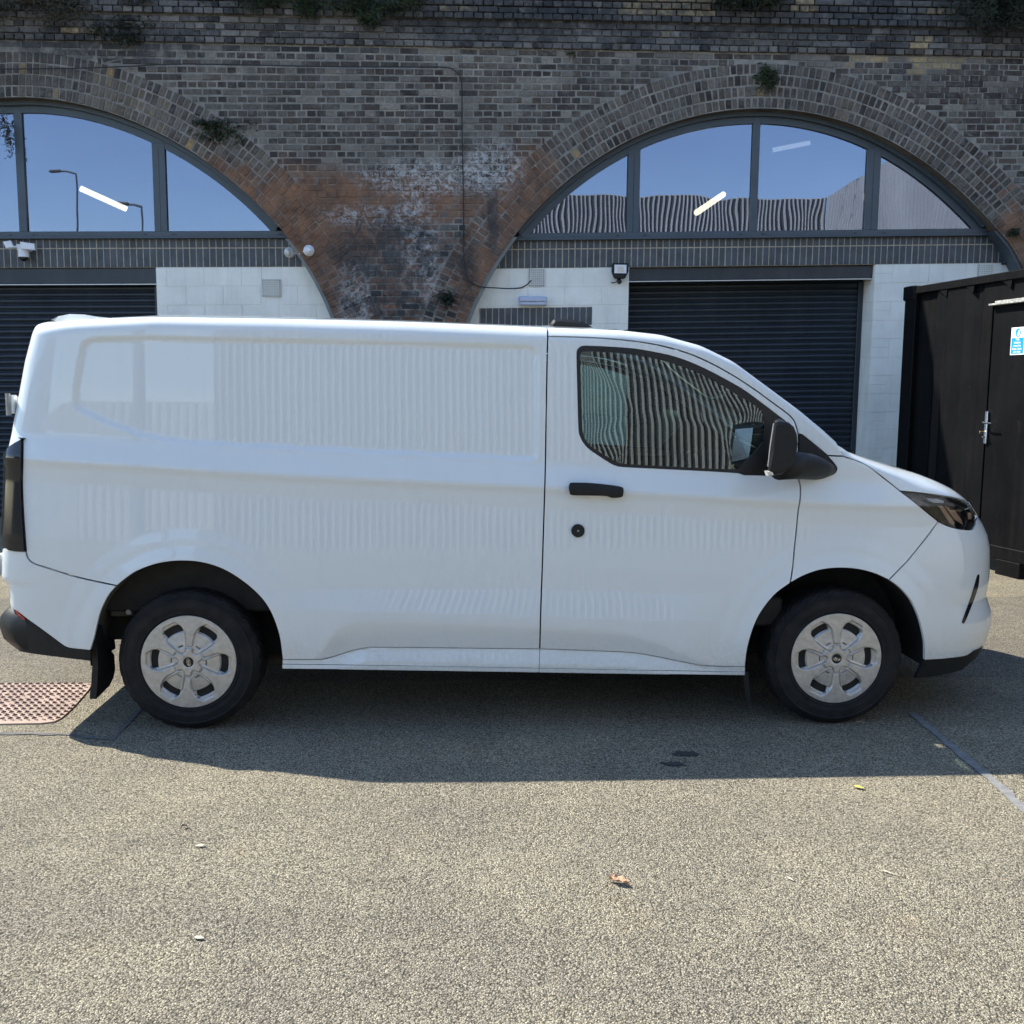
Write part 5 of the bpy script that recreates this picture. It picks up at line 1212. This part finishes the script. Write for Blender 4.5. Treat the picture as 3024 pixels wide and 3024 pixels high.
# ---- front wing
hl = [(2658, 1450), (2686, 1471), (2710, 1490), (2740, 1515), (2771, 1540)]
hl_rear = curve(hl)
hoodseam = curve([(2493, 1349), (2520, 1357), (2559, 1374), (2610, 1412), (2658, 1450)])
tri_lo = curve([(2442, 1345), (2462, 1368), (2471, 1381), (2470, 1389), (2459, 1399), (2440, 1408), (2415, 1414), (2357, 1413)])
bumpF = curve([(2771, 1540), (2740, 1582), (2700, 1632), (2675, 1662), (2650, 1687), (2625, 1713)])
panel('front_wing', [cs_, hoodseam[1:], hl_rear[1:], bumpF[1:], arcF_front[::-1][1:], D_front[::-1][:-12][0:-1], tri_lo[::-1][1:]], M['paint'])
# ---- bonnet
uN = UF+LF*PI/2
hl_top = curve([(2658, 1450), (2710, 1455), (2789, 1465), (2841, 1475), (2870, 1488), (2884, 1500)])
uh, sh_ = hl_top[-1]
nose_top = usl((uh, sh_), (uh+.18, sh_-.004), (uN, 1.00))
hood_v = [(uN, sTop(uN)+.9995)]+[(u, sTop(u)+.9995) for u in np.arange(uN-.02, 3.12, -.03)]+[(3.09, sTop(3.09)+k) for k in np.arange(.99, .02, -.03)]
panel('bonnet', [hoodseam, hl_top[1:], nose_top[1:], hood_v], M['paint'], step=.02)
# ---- roof and windscreen
r_in = [(u, sTop(u)+.9995) for u in np.arange(1.95, uRE+.14, -.04)]
r_out = [(u, sTop(u)+.001) for u in np.arange(uRE+.14, 1.95, .04)]
panel('roof', [np.array(r_out+r_in)], M['paint'], gap=0, step=.03)
w_out = [(u, sTop(u)+.016) for u in np.arange(1.96, 3.06, .03)]; w_in = [(u, sTop(u)+.9995) for u in np.arange(3.06, 1.96, -.03)]
panel('windscreen', [np.array(w_out+w_in)], M['carglass'], gap=0, step=.03, flange=.004)
cw = [(u, sTop(u)+.02) for u in (3.06, 3.075, 3.09)]+[(u, sTop(u)+.999) for u in (3.09, 3.075, 3.06)]
panel('cowl_grille', [np.array(cw)], M['blk_plastic'], gap=0, step=.02, off=-.012)
# ---- headlamp
hl_front = usl((uh, sh_), (uh+.05, .99)); hlc = curve([(2888, 1523), (2882, 1545), (2873, 1562)])
hl_bot = curve([(2873, 1564), (2855, 1564), (2833, 1562), (2804, 1555), (2785, 1547), (2771, 1540)])
hlP = [hl_rear, hl_bot[::-1][1:], hlc[::-1], hl_top[::-1][0:]]
lamp_o = panel('headlight', hlP, M['lampglass'], gap=.003, step=.02, flange=.01, off=-.002)
panel('lamp_surround', hlP, M['blk_gloss'], gap=.001, step=.02, flange=.03, off=-.034, parent=van)
for lp, mt, of in (([(2742, 1470), (2775, 1472), (2792, 1477), (2793, 1484), (2765, 1483), (2748, 1478)], 'camwhite', -.012), ([(2776, 1494), (2787, 1493), (2826, 1545), (2822, 1551), (2812, 1546)], 'beige', -.012), ([(2797, 1497), (2808, 1502), (2814, 1510), (2828, 1510), (2846, 1534), (2852, 1549), (2828, 1536)], 'beige', -.014), ([(2710, 1464), (2740, 1466), (2780, 1475), (2790, 1484), (2750, 1482)], 'sign_blue', -.029), ([(2866, 1515), (2877, 1513), (2878, 1532), (2868, 1534)], 'beige', -.014), ([(2690, 1470), (2712, 1466), (2752, 1484), (2770, 1520), (2735, 1500)], 'smoke', -.030)):  # the white piece paints sun glare on the lens; the rest are lamp parts
    if mt == 'sign_blue': continue
    panel('lamp_element_and_glare', [curve(lp+[lp[0]], tuple(range(len(lp))))], M[mt], gap=0, step=.02, flange=.004, off=of, far=False)
# ---- front bumper
b_low = curve([(2875, 1922), (2862, 1932), (2846, 1939), (2790, 1946), (2730, 1950)])
uq, sq = b_low[0]; f1 = usl(tuple(hlc[0]), (uh+.06, 1.0)); 
panel('front_bumper', [bumpF, arcF_bump[1:], b_low[::-1][1:], usl((uq, sq), (uq+.25, sq+.0), (uN, sq)), usl((uN, sq), (uN, 1.00)), nose_top[::-1][0:], hlc, hl_bot[1:]], M['paint'], step=.016)
lip_bot = usl((uq+.06, sq-.075), (float(b_low[2][0])+.03, float(b_low[2][1])-.09), (float(b_low[-1][0])+.0, float(b_low[-1][1])-.10))
panel('bumper_lip', [b_low, lip_bot[::-1], usl((uq+.06, sq-.075), (uN, sq-.06), (uN, sq)), usl((uN, sq), (uq+.2, sq), (uq+.001, sq))], M['blk_plastic'], gap=.001, off=-.004)
panel('air_blade', [curve([(2884, 1703), (2888, 1696), (2891, 1702), (2884, 1745), (2850, 1834), (2843, 1838), (2841, 1833), (2866, 1765), (2884, 1703)])], M['blk_gloss'], gap=0, off=.003, step=.02)
panel('grille', [usl((uh+.22, .93), (uN, .93), (uN, .50), (uh+.28, .50), (uh+.22, .93))], M['blk_gloss'], gap=0, off=.003, step=.03)
# ---- mirror sail panel and window frame
panel('mirror_sail', [cowl, tri_lo, usl(tuple(tri_lo[-1]), tuple(cowl[0]))], M['blk_plastic'], gap=.002, off=.006, step=.02)
glassP = [(1714, 1052), (1718, 1041), (1727, 1037), (1800, 1040), (1876, 1048), (1950, 1062), (2016, 1082), (2075, 1105), (2132, 1136), (2180, 1166), (2225, 1192), (2251, 1213), (2257, 1240), (2258, 1296), (2249, 1312), (2190, 1376), (2183, 1385), (2109, 1384), (1960, 1376), (1840, 1369), (1826, 1365), (1810, 1357), (1755, 1324), (1735, 1306), (1724, 1285), (1720, 1250), (1714, 1052)]
glassC = curve(glassP, (11, 16))
winG = [p for p in winO]
panel('window_surround', [winO], M['frame_black'], holes=[glassC], gap=.001, off=-.003, step=.02, flange=.02)
ow = panel('window_glass', [glassC], M['carglass'], gap=-.004, off=-.010, step=.02, flange=.004, bulge=.0026)
# ---- sills
sill_b_r = curve([(834, 1974), (1200, 1979), (1591.5, 1985)]); sill_b_f = curve([(1591.5, 1985), (1900, 1990), (2199, 1993)])
l2r = curve([(834, 1961), (1200, 1966), (1592, 1973)]); l2f = curve([(1592, 1973), (1900, 1979), (2200, 1984)])
panel('sill', [step_r, usl(tuple(step_r[-1]), tuple(l2r[-1]))[1:], l2r[::-1][1:], usl(tuple(l2r[0]), tuple(step_r[0]))[1:]], M['paint'], gap=.0012)
panel('sill', [step_f, usl(tuple(step_f[-1]), tuple(l2f[-1]))[1:], l2f[::-1][1:], usl(tuple(l2f[0]), tuple(step_f[0]))[1:]], M['paint'], gap=.0012)
panel('sill_lip', [l2r, usl(tuple(l2r[-1]), tuple(sill_b_r[-1]))[1:], sill_b_r[::-1][1:], usl(tuple(sill_b_r[0]), tuple(l2r[0]))[1:]], M['paint'], gap=.0012, off=.004)
panel('sill_lip', [l2f, usl(tuple(l2f[-1]), tuple(sill_b_f[-1]))[1:], sill_b_f[::-1][1:], usl(tuple(sill_b_f[0]), tuple(l2f[0]))[1:]], M['paint'], gap=.0012, off=.004)
# ---- rear: lamp, bumper
panel('tail_lamp', [lampE, usl(tuple(lampE[-1]), (-.74, lampE[-1][1]+.008), (uRE+.03, lampE[-1][1]+.20), (uRE+.03, LM[1]), LT, tuple(lampE[0]))[1:]], M['blk_gloss'], gap=.002, off=.014, step=.02)
diag = curve([(35, 1790), (47, 1801), (75, 1823), (130, 1864), (180, 1901), (196, 1911), (212, 1915), (268, 1921)])
dl = tuple(diag[0])
panel('rear_bumper', [bumpR, arcR_b[1:], diag[::-1][1:], usl(dl, (uRE+.02, dl[1]+.004), (uRE+.02, lampE[-1][1]+.002), tuple(lampE[-1]))[1:]], M['paint'], off=.002)
bb = [(14, 1900), (30, 1914), (60, 1924), (100, 1931), (152, 1938), (210, 1945), (268, 1952)]
bbC = curve(bb)
panel('bumper_corner', [diag, usl(tuple(diag[-1]), tuple(bbC[-1]))[1:], bbC[::-1][1:], usl(tuple(bbC[0]), (uRE+.02, float(bbC[0][1])+.02), (uRE+.02, dl[1]), dl)[1:]], M['blk_plastic'], gap=.001, off=.001)
panel('reflector', [curve([(48, 1801), (75, 1824), (77, 1831), (66, 1826), (54, 1815), (48, 1801)], (1, 2))], M['redlens'], gap=0, off=.006, step=.02)
# rear step with rounded worn edge
b = MB(); ny = 25; prof = [(-.62, .60), (-.78, .605), (-.87, .585), (-.915, .545), (-.925, .50), (-.905, .43), (-.84, .375), (-.62, .345)]
for i in range(ny+1):
    t = i/ny; y = .0+1.94*t; k = 1-(abs(2*t-1))**18*.9; 
    for x_, z_ in prof: b.v.append((-.62+(x_+.62)*(.55+.45*k), y, .47+(z_-.47)*(.72+.28*k)))
m = len(prof)
for i in range(ny):
    for k in range(m-1): a = i*m+k; b.f.append((a, a+m, a+m+1, a+1))
b.f += [tuple(range(m)), tuple(range(ny*m, ny*m+m))[::-1]]; b.m = [0]*len(b.f); b.build('rear_step', M['blk_plastic'], van, True)
# rear doors (flat, behind the corner) and seam, hinges
Vd = []; zs = list(np.linspace(.62, 1.86, 24))
for z in zs:
    x_ = UC-float(aR(z)); yo = float(inward(np.array([-.7]), np.array([z]))[0])+.125; Vd += [(x_+.003, Y0+yo, z), (x_+.003, Y0+WH, z), (x_+.003, Y0+2*WH-yo, z)]
Fd = []
for i in range(len(zs)-1):
    for k in range(2): a = i*3+k; Fd.append((a, a+3, a+4, a+1))
mk('rear_door', Vd, Fd, M['paint'], van, True)
for (px, py, w_, h_) in ((41, 1194, .045, .045), (9, 1664, .055, .055)):
    p = on_y(px, py, .10 if px > 20 else .10); b = MB(); b.bbox(p[0]-.010, p[0]+.012, .07, .12, p[2]-h_*.95, p[2]+h_*.95, .006); h_o = b.build('hinge', M['paint'], van)
    b = MB(); b.tube([(p[0]-.012, .07, p[2]-.05), (p[0]-.012, .07, p[2]+.05)], .012, 8); b.build('hinge_pin', M['steel'], h_o)
# roof bits: rear spoiler bump, dark antenna fin
b = MB(); P_ = [on_y(px, py, .34) for px, py in ((150, 945), (172, 934), (205, 927.5), (250, 929), (285, 935), (330, 939))]
for (y_, s_) in ((.16, -.4), (.34, 1), (1.5, 1), (1.70, -.4)):
    for p in P_: b.v.append((p[0]+(.09 if s_ < 0 else 0), y_, 1.925+(p[2]-1.925)*s_))
for i in range(3):
    for k in range(5): a = i*6+k; b.f.append((a, a+1, a+7, a+6))
b.m = [0]*len(b.f); b.build('roof_spoiler', M['paint'], van, True)
A_ = [on_y(px, py, .55) for px, py in ((1622, 966), (1626, 955), (1634, 944), (1660, 944), (1694, 947), (1715, 951), (1735, 960), (1752, 972))]
b = MB(); b.prism([(p[0], p[2]) for p in A_]+[(A_[-1][0], A_[-1][2]-.03), (A_[0][0], A_[0][2]-.03)], .50, .60, bev=.012); b.build('roof_antenna', M['blk_plastic'], van)
# door handle, recess and deadlock disc
cup = curve([(1733, 1430), (1738, 1422), (1750, 1418), (1770, 1418), (1790, 1421), (1800, 1428), (1802, 1450), (1796, 1466), (1780, 1473), (1755, 1473), (1740, 1468), (1734, 1458), (1733, 1430)])
panel('handle_recess', [cup], simple('handle_recess_white', (0.78, .79, .80), .5, coat=1, nscale=2, namt=.01), gap=0, off=.0015, step=.012, flange=.002)  # flat cup in a white slightly paler than the body paint
hn = curve([(1681, 1431), (1688, 1429), (1740, 1430), (1800, 1436), (1830, 1441), (1838, 1446), (1838, 1456), (1832, 1461), (1805, 1463), (1790, 1458), (1735, 1456), (1690, 1455), (1681, 1450), (1679, 1440), (1681, 1431)])
panel('door_handle', [hn], M['blk_plastic'], gap=0, off=.030, step=.012, flange=.028)
ck = curve([(1706.5+19.5*math.cos(a), 1567+19.5*math.sin(a)) for a in np.linspace(0, 2*PI, 22)])
dk = panel('deadlock_disc', [ck], M['blk_plastic'], gap=0, off=.008, step=.012, flange=.009, far=False)
q = S(*inv([(1706.5, 1567)])[0]); b = MB(); cyl_y(b, (q[0], q[1]-.009, q[2]), .005, -.003, .004, 10); b.build('lock_core', M['steel'], dk)
# ---- door mirror
mp = [on_y(px, py, -.28) for px, py in ((2281, 1243), (2290, 1239), (2312, 1241), (2330, 1247), (2343, 1258), (2351, 1278), (2354, 1310), (2350, 1338), (2346, 1362), (2330, 1385), (2305, 1402), (2273, 1406), (2262, 1400), (2262, 1386), (2270, 1340), (2274, 1290))]
mo = MB(); C2 = np.mean([(p[0], p[2]) for p in mp], 0); rings = ((-.055, .80), (-.075+.0, .80), (-.11, .93), (-.17, 1.0), (-.235, 1.0), (-.278, .99), (-.297, .93), (-.303, .82))
n = len(mp)
for y_, k in rings:
    for p in mp: x_ = C2[0]+(p[0]-C2[0])*k+(1-k)*.02; x_ += (y_+.303)*.38*min(1, max(0, (C2[0]+.03-p[0])/.06)); mo.v.append((x_, y_, C2[1]+(p[2]-C2[1])*k))
for l in range(len(rings)-1):
    for i in range(n): a, c_ = l*n+i, l*n+(i+1) % n; mo.f.append((a, c_, c_+n, a+n))
mo.f += [tuple(range(n)), tuple(range((len(rings)-1)*n, len(rings)*n))[::-1]]; mo.m = [0]*len(mo.f); md = mo.build('door_mirror', M['blk_plastic'], van, False)
xg = mp[0][0]-.004; b = MB(); b.v = [(mp[0][0]+.003, -.265, mp[0][2]-.03), (mp[0][0]+.058, -.135, mp[0][2]-.03), (mp[12][0]+.058, -.135, mp[12][2]+.05), (mp[12][0]+.003, -.265, mp[12][2]+.03)]; b.f = [(0, 3, 2, 1)]; b.m = [0]; b.build('mirror_glass', M['chrome'], md)
b = MB(); e0 = on_y(2283, 1250, -.30); e1 = on_y(2266, 1378, -.30); b.tube([e0+np.array([.003, 0, 0]), (e0+e1)/2+np.array([.001, 0, 0]), e1+np.array([.003, 0, 0])], .0028, 6); b.build('mirror_edge', M['steel'], md)
ip = [on_y(px, py, -.285) for px, py in ((2262, 1391), (2281, 1389), (2282, 1403), (2266, 1405))]; b = MB(); b.prism([(p[0], p[2]) for p in ip], -.30, -.26, bev=.003); b.build('indicator_lens', M['lampface'], md)
am = [on_y(2300, 1376, -.20), on_y(2345, 1374, -.15), on_y(2390, 1377, -.08), on_y(2425, 1384, -.02), on_y(2462, 1388, .03)]; b = MB(); b.tube(am, [.064, .064, .060, .048, .022], 18); b.build('mirror_arm', M['blk_plastic'], md, True)
b = MB(); 
for v_, f_ in ((mo.v, mo.f),): b.v = [(x_, 2*(Y0+WH)-y_, z_) for x_, y_, z_ in v_]; b.f = [f[::-1] for f in f_]; b.m = [0]*len(b.f)
mf = b.build('door_mirror', M['blk_plastic'], van, True); b = MB(); b.tube([(p[0], 2*(Y0+WH)-p[1], p[2]) for p in am], [.06, .06, .055, .045, .02], 12); b.build('mirror_arm', M['blk_plastic'], mf, True)
# ---- hidden structure, cabin
def vbox(name, x0, x1, y0, y1, z0, z1, mat='dark', bev=.01, parent=None):
    b = MB(); b.bbox(x0, x1, y0, y1, z0, z1, bev); return b.build(name, M[mat], parent or van)
vbox('cargo_light_block', -.55, 1.55, .12, 1.82, .55, 1.80); vbox('underbody', -.35, 3.3, .34, 1.60, .27, .52); vbox('sill_core', .50, 2.60, .06, .2, .27, .50); vbox('sill_core', .50, 2.60, 1.74, 1.88, .27, .50)  # cargo box is an added dark block stopping light through the panel seams
vbox('rear_underbody', -.70, -.30, .25, 1.7, .38, .55); vbox('front_underbody', 3.55, 3.75, .3, 1.64, .28, .60); vbox('engine_bay', 2.98, 3.6, .42, 1.52, .50, .98); vbox('bulkhead', 1.54, 1.58, .08, 1.86, .5, 1.84, 'seat'); vbox('cabin_floor', 1.55, 2.85, .08, 1.86, .48, .62)
vbox('dashboard', 2.62, 3.05, .12, 1.82, .75, 1.245, 'seat', .05); vbox('door_card', 1.70, 2.62, .045, .075, .5, 1.20, 'seat', .004); vbox('door_card', 1.70, 2.62, 1.865, 1.895, .5, 1.20, 'seat', .004)
for y_ in (.25, 1.15):
    sw_ = .50 if y_ < 1 else .62; vbox('seat_base', 1.68, 2.22, y_, y_+sw_, .78, .95, 'seat', .05)
    b = MB(); b.prism([(1.58, .9), (1.78, .92), (1.70, 1.42), (1.57, 1.44)], y_, y_+sw_, bev=.03); b.build('seat_back', M['seat'], van)
    vbox('head_rest', 1.57, 1.66, y_+.12, y_+.38, 1.46, 1.62, 'seat', .03)
b = MB(); cS = np.array([2.40, .50, 1.16]); ax = np.array([-.85, 0, .52]); ax /= np.linalg.norm(ax); e1_ = np.array([0, 1, 0]); e2_ = np.cross(ax, e1_)
b.tube([cS+.18*(math.cos(a)*e1_+math.sin(a)*e2_) for a in np.linspace(0, 2*PI, 29)], .014, 8, cap=False); b.tube([cS-.17*e1_, cS+.17*e1_], .02, 6); b.tube([cS, cS-ax*.3], .03, 8); b.build('steering_wheel', M['seat'], van, True)
b = MB(); b.bbox(2.30, 2.36, .85, 1.10, 1.62, 1.69, .01); b.build('interior_mirror', M['blk_plastic'], van)
# ---- wheel arch liners, flaps, brackets
for (cx, cz, r) in ARC:
    for yy, sg_ in ((.0, 1), (1.94, -1)):
        V, Fc = lathe([(r+.012, .0*sg_), (r+.012, .33*sg_)], (cx, yy+.012*sg_, cz), n=40, a0=-.12, a1=PI+.12); mk('arch_liner', V, Fc, M['liner'] if cx < 1 else M['dark'], van, True)
        V, Fc = lathe([(r+.012, .33*sg_), (.05, .33*sg_)], (cx, yy+.012*sg_, cz), n=30, a0=.15, a1=PI-.15); mk('arch_liner_back', V, Fc, M['dark'], van)
q = on_y(365, 1808, .14); vbox('chassis_bracket', q[0]-.06, q[0]+.05, .13, .16, q[2]-.018, q[2]+.022, 'liner', .006)
b = MB(); cyl_y(b, (q[0]+.03, .13, q[2]+.005), .013, -.012, .0, 6); b.build('bolt', M['steel'], van)
for yy, s_ in ((.0, 1), (1.94, -1)):
    b = MB(); X0 = -.455
    for i, (z, w_) in enumerate(((.50, .07), (.40, .10), (.32, .19), (.24, .22), (.185, .22), (.16, .17))):
        b.v += [(X0+.0+.01*math.sin(i), yy+s_*.004, z), (X0+.03+.008*math.sin(i), yy+s_*.0, z), (X0+.035+.012*math.sin(i), yy+s_*w_, z+.012*(i > 3)), (X0+.015+.01*math.sin(i), yy+s_*w_, z+.012*(i > 3))]
    for i in range(5):
        for k in range(4): a = i*4+k; c_ = i*4+(k+1) % 4; b.f.append((a, c_, c_+4, a+4) if s_ > 0 else (a, a+4, c_+4, c_))
    b.f += [(0, 1, 2, 3), (20, 23, 22, 21)]; b.m = [0]*len(b.f); b.build('mud_flap', M['blk_plastic'], van)
    b = MB(); X0 = yx(2190, 2000, .05)[0]
    for i, (z, w_, dx) in enumerate(((.27, .035, .0), (.20, .05, .006), (.15, .05, .014), (.12, .02, .024))): b.v += [(X0+dx, yy+s_*.02, z), (X0+dx+.022, yy+s_*.015, z), (X0+dx+.026, yy+s_*(.02+w_), z), (X0+dx+.01, yy+s_*(.02+w_), z)]
    for i in range(3):
        for k in range(4): a = i*4+k; c_ = i*4+(k+1) % 4; b.f.append((a, c_, c_+4, a+4) if s_ > 0 else (a, a+4, c_+4, c_))
    b.f += [(0, 1, 2, 3), (12, 15, 14, 13)]; b.m = [0]*len(b.f); b.build('splash_guard', M['blk_plastic'], van)
b = MB(); b.tube([(.45, .45, .24), (-.35, .45, .23)], .05, 8); b.build('exhaust_pipe', M['liner'], van); b = MB(); b.tube([(0, .2, .30), (0, 1.74, .30)], .055, 10); b.build('rear_axle', M['dark'], van)

# ---- wheels
RT = .338; hz = .335
prof = [(.205, .035), (.215, .012), (.230, .0), (.233, -.004), (.238, -.004), (.241, -.001), (.262, -.006), (.292, -.003), (.296, -.006), (.301, -.005), (.304, .001), (.312, .008), (.325, .018), (.332, .026), (.336, .040), (.338, .060), (.338, .155), (.334, .180), (.322, .197), (.29, .212), (.24, .212), (.205, .19)]
def tyre_mesh():
    V, Fc = lathe(prof, (0, 0, 0), n=120); V = np.array(V); n = 120; lug = []
    for i in range(len(prof)):
        if 12 <= i <= 17:
            for k in range(n):
                if k % 4 == (i % 2): ang = 2*PI*k/n; r = prof[i][0]-.0045; V[i*n+k, 0] = r*math.cos(ang); V[i*n+k, 2] = r*math.sin(ang)
    m = bpy.data.meshes.new('tyre'); m.from_pydata(V.tolist(), [], [f[::-1] for f in Fc]); m.materials.append(M['tyre']); return m
ty = tyre_mesh()
# circumferential grooves read as darker rings: real grooves cut as thin recessed bands
def cover_mesh():
    RC = .2215; nr, na = 84, 360; rr_ = np.concatenate([np.linspace(.0, .03, 6), np.linspace(.032, RC-.004, nr-10), [RC-.002, RC, RC+.001, RC+.001]]); nr = len(rr_)
    R2, A2 = np.meshgrid(rr_, np.linspace(0, 2*PI, na, endpoint=False), indexing='ij'); x = R2*np.cos(A2); z = R2*np.sin(A2)
    a6 = (A2-PI/2+PI/6) % (PI/3)-PI/6; lx = R2*np.sin(a6); lr = R2*np.cos(a6)          # coordinates relative to nearest spoke
    b6 = (A2-PI/2) % (PI/3)-PI/6; wx = R2*np.sin(b6); wr = R2*np.cos(b6)              # relative to nearest window centre
    # spoke half width as a function of radius
    hw = np.interp(lr, [.07, .078, .10, .135, .150, .172, .185, .205], [.0105, .0115, .0135, .0185, .026, .046, .072, .2])
    dsp = np.maximum(np.abs(lx)-hw, .076-lr)                    # <0 on the spoke / rim
    rim = .1985-np.maximum(wr*1.0, R2*.985); dsp = np.minimum(dsp, rim)
    lvl = np.zeros_like(R2)                                     # depth (positive = inwards)
    spoke = sst(.0, .0028, dsp)
    groove = np.exp(-((dsp-.0018)/.0014)**2)*.0034
    pocket = .0105+.10*np.clip(.19-R2, 0, .03)
    dome = .012-.010*np.clip((.150-R2)/.10, 0, 1)
    inner = sst(.142, .148, R2); dep = dome*(1-inner)+pocket*inner
    lvl = spoke*dep+groove
    ridge = np.exp(-((dsp-.010)/.004)**2)*.0028*(1-inner)*spoke; lvl = lvl-ridge
    slot = np.maximum.reduce([np.abs(wx)-np.interp(wr, [.135, .147, .165, .182], [.040, .044, .050, .036]),   .1455-R2, R2*1.0-.1835+.25*np.clip(np.abs(wx)-.034, 0, 1)])
    slit = np.maximum(np.abs(wx)-.0125, np.abs(R2-.0815)-.0035)
    hole = np.minimum(slot, slit); lvl = np.where(hole < 0, .028, lvl)
    # gear shaped hub
    hwid = np.interp(lr, [.028, .044, .050, .066], [.040, .0165, .0135, .0120]); gear = np.maximum(np.abs(lx)-hwid, R2-.0665); gear = np.minimum(gear, R2-.0445)
    gm = 1-sst(.0, .0022, gear); lvl = np.where(R2 < .080, lvl*(1-gm)+(-.004)*gm+np.exp(-((gear-.003)/.0025)**2)*.004, lvl)
    lvl = np.where(R2 < .0285, .000, lvl); lvl = lvl+.004*(R2/RC)**2-.004
    lvl[-1] += .020; lvl[-2] += .004
    V = np.stack([x, lvl, z], -1).reshape(-1, 3); Fc = []; mi = []
    holef = (hole < 0); cap = R2 < .0285
    for i in range(nr-1):
        for k in range(na):
            k2 = (k+1) % na; Fc.append((i*na+k, i*na+k2, (i+1)*na+k2, (i+1)*na+k)); hk = holef[i, k] and holef[i+1, k] and holef[i, k2]
            mi.append(1 if (hk or (cap[i, k] and cap[i+1, k])) else 0)
    m = bpy.data.meshes.new('wheel_cover'); m.from_pydata(V.tolist(), [], Fc); m.materials.append(M['hubsilver']); m.materials.append(M['dark'])
    m.polygons.foreach_set('material_index', np.array(mi, np.int32)); m.polygons.foreach_set('use_smooth', np.ones(len(mi), bool)); return m
cv = cover_mesh()
for (hx, far, rot) in ((0.0, 0, .075), (3.1, 0, -.03), (0.0, 1, .5), (3.1, 1, .2)):
    wl = bpy.data.objects.new('wheel', None); COL.objects.link(wl); wl.parent = van; cy = .005 if not far else 2*(Y0+WH)-.005
    wl.location = Vector((hx, cy, hz))-Vector(van.location); wl.empty_display_size = .05
    if far: wl.rotation_euler = (0, 0, PI)
    def sub(name, me): o = bpy.data.objects.new(name, me); COL.objects.link(o); o.parent = wl; return o
    t_ = sub('tyre', ty); c_ = sub('wheel_cover', cv); c_.location = (0, .0, 0); c_.rotation_euler = (0, rot, 0)
    V, Fc = lathe([(.206, .04), (.206, .18), (.12, .19), (.01, .19)], (0, 0, 0), n=40); m = bpy.data.meshes.new('rim'); m.from_pydata(V, [], Fc); m.materials.append(M['dark']); sub('rim', m)
    if not far:
        # oval badge with the maker's script, turned with the wheel
        br = rot*1.0+(-1.33 if hx < 1 else -.19)*(-1)
        ring = MB(); ring.tube([(.0195*math.cos(a), -.0052, .0085*math.sin(a)) for a in np.linspace(0, 2*PI, 33)], .0008, 5, cap=False)
        m = bpy.data.meshes.new('badge_ring'); m.from_pydata(ring.v, [], ring.f); m.materials.append(M['chrome']); o = sub('badge_ring', m); o.rotation_euler = (0, -br if hx < 1 else .19, 0)
        if hx < 1: o.rotation_euler = (0, 1.33, 0)
        cu = bpy.data.curves.new('badge_script', 'FONT'); cu.body = 'Ford'; cu.size = .0145; cu.align_x = 'CENTER'; cu.align_y = 'CENTER'; cu.shear = .35; cu.extrude = .0003; cu.offset = .0003; cu.resolution_u = 3
        tmp = bpy.data.objects.new('t', cu); m = bpy.data.meshes.new_from_object(tmp); bpy.data.objects.remove(tmp); m.name = 'badge_script'; m.materials.clear(); m.materials.append(M['chrome'])
        m.transform(Matrix.Translation((0, -.0054, 0))@Matrix.Rotation(PI/2, 4, 'X')); p = sub('badge_script', m); p.rotation_euler = o.rotation_euler
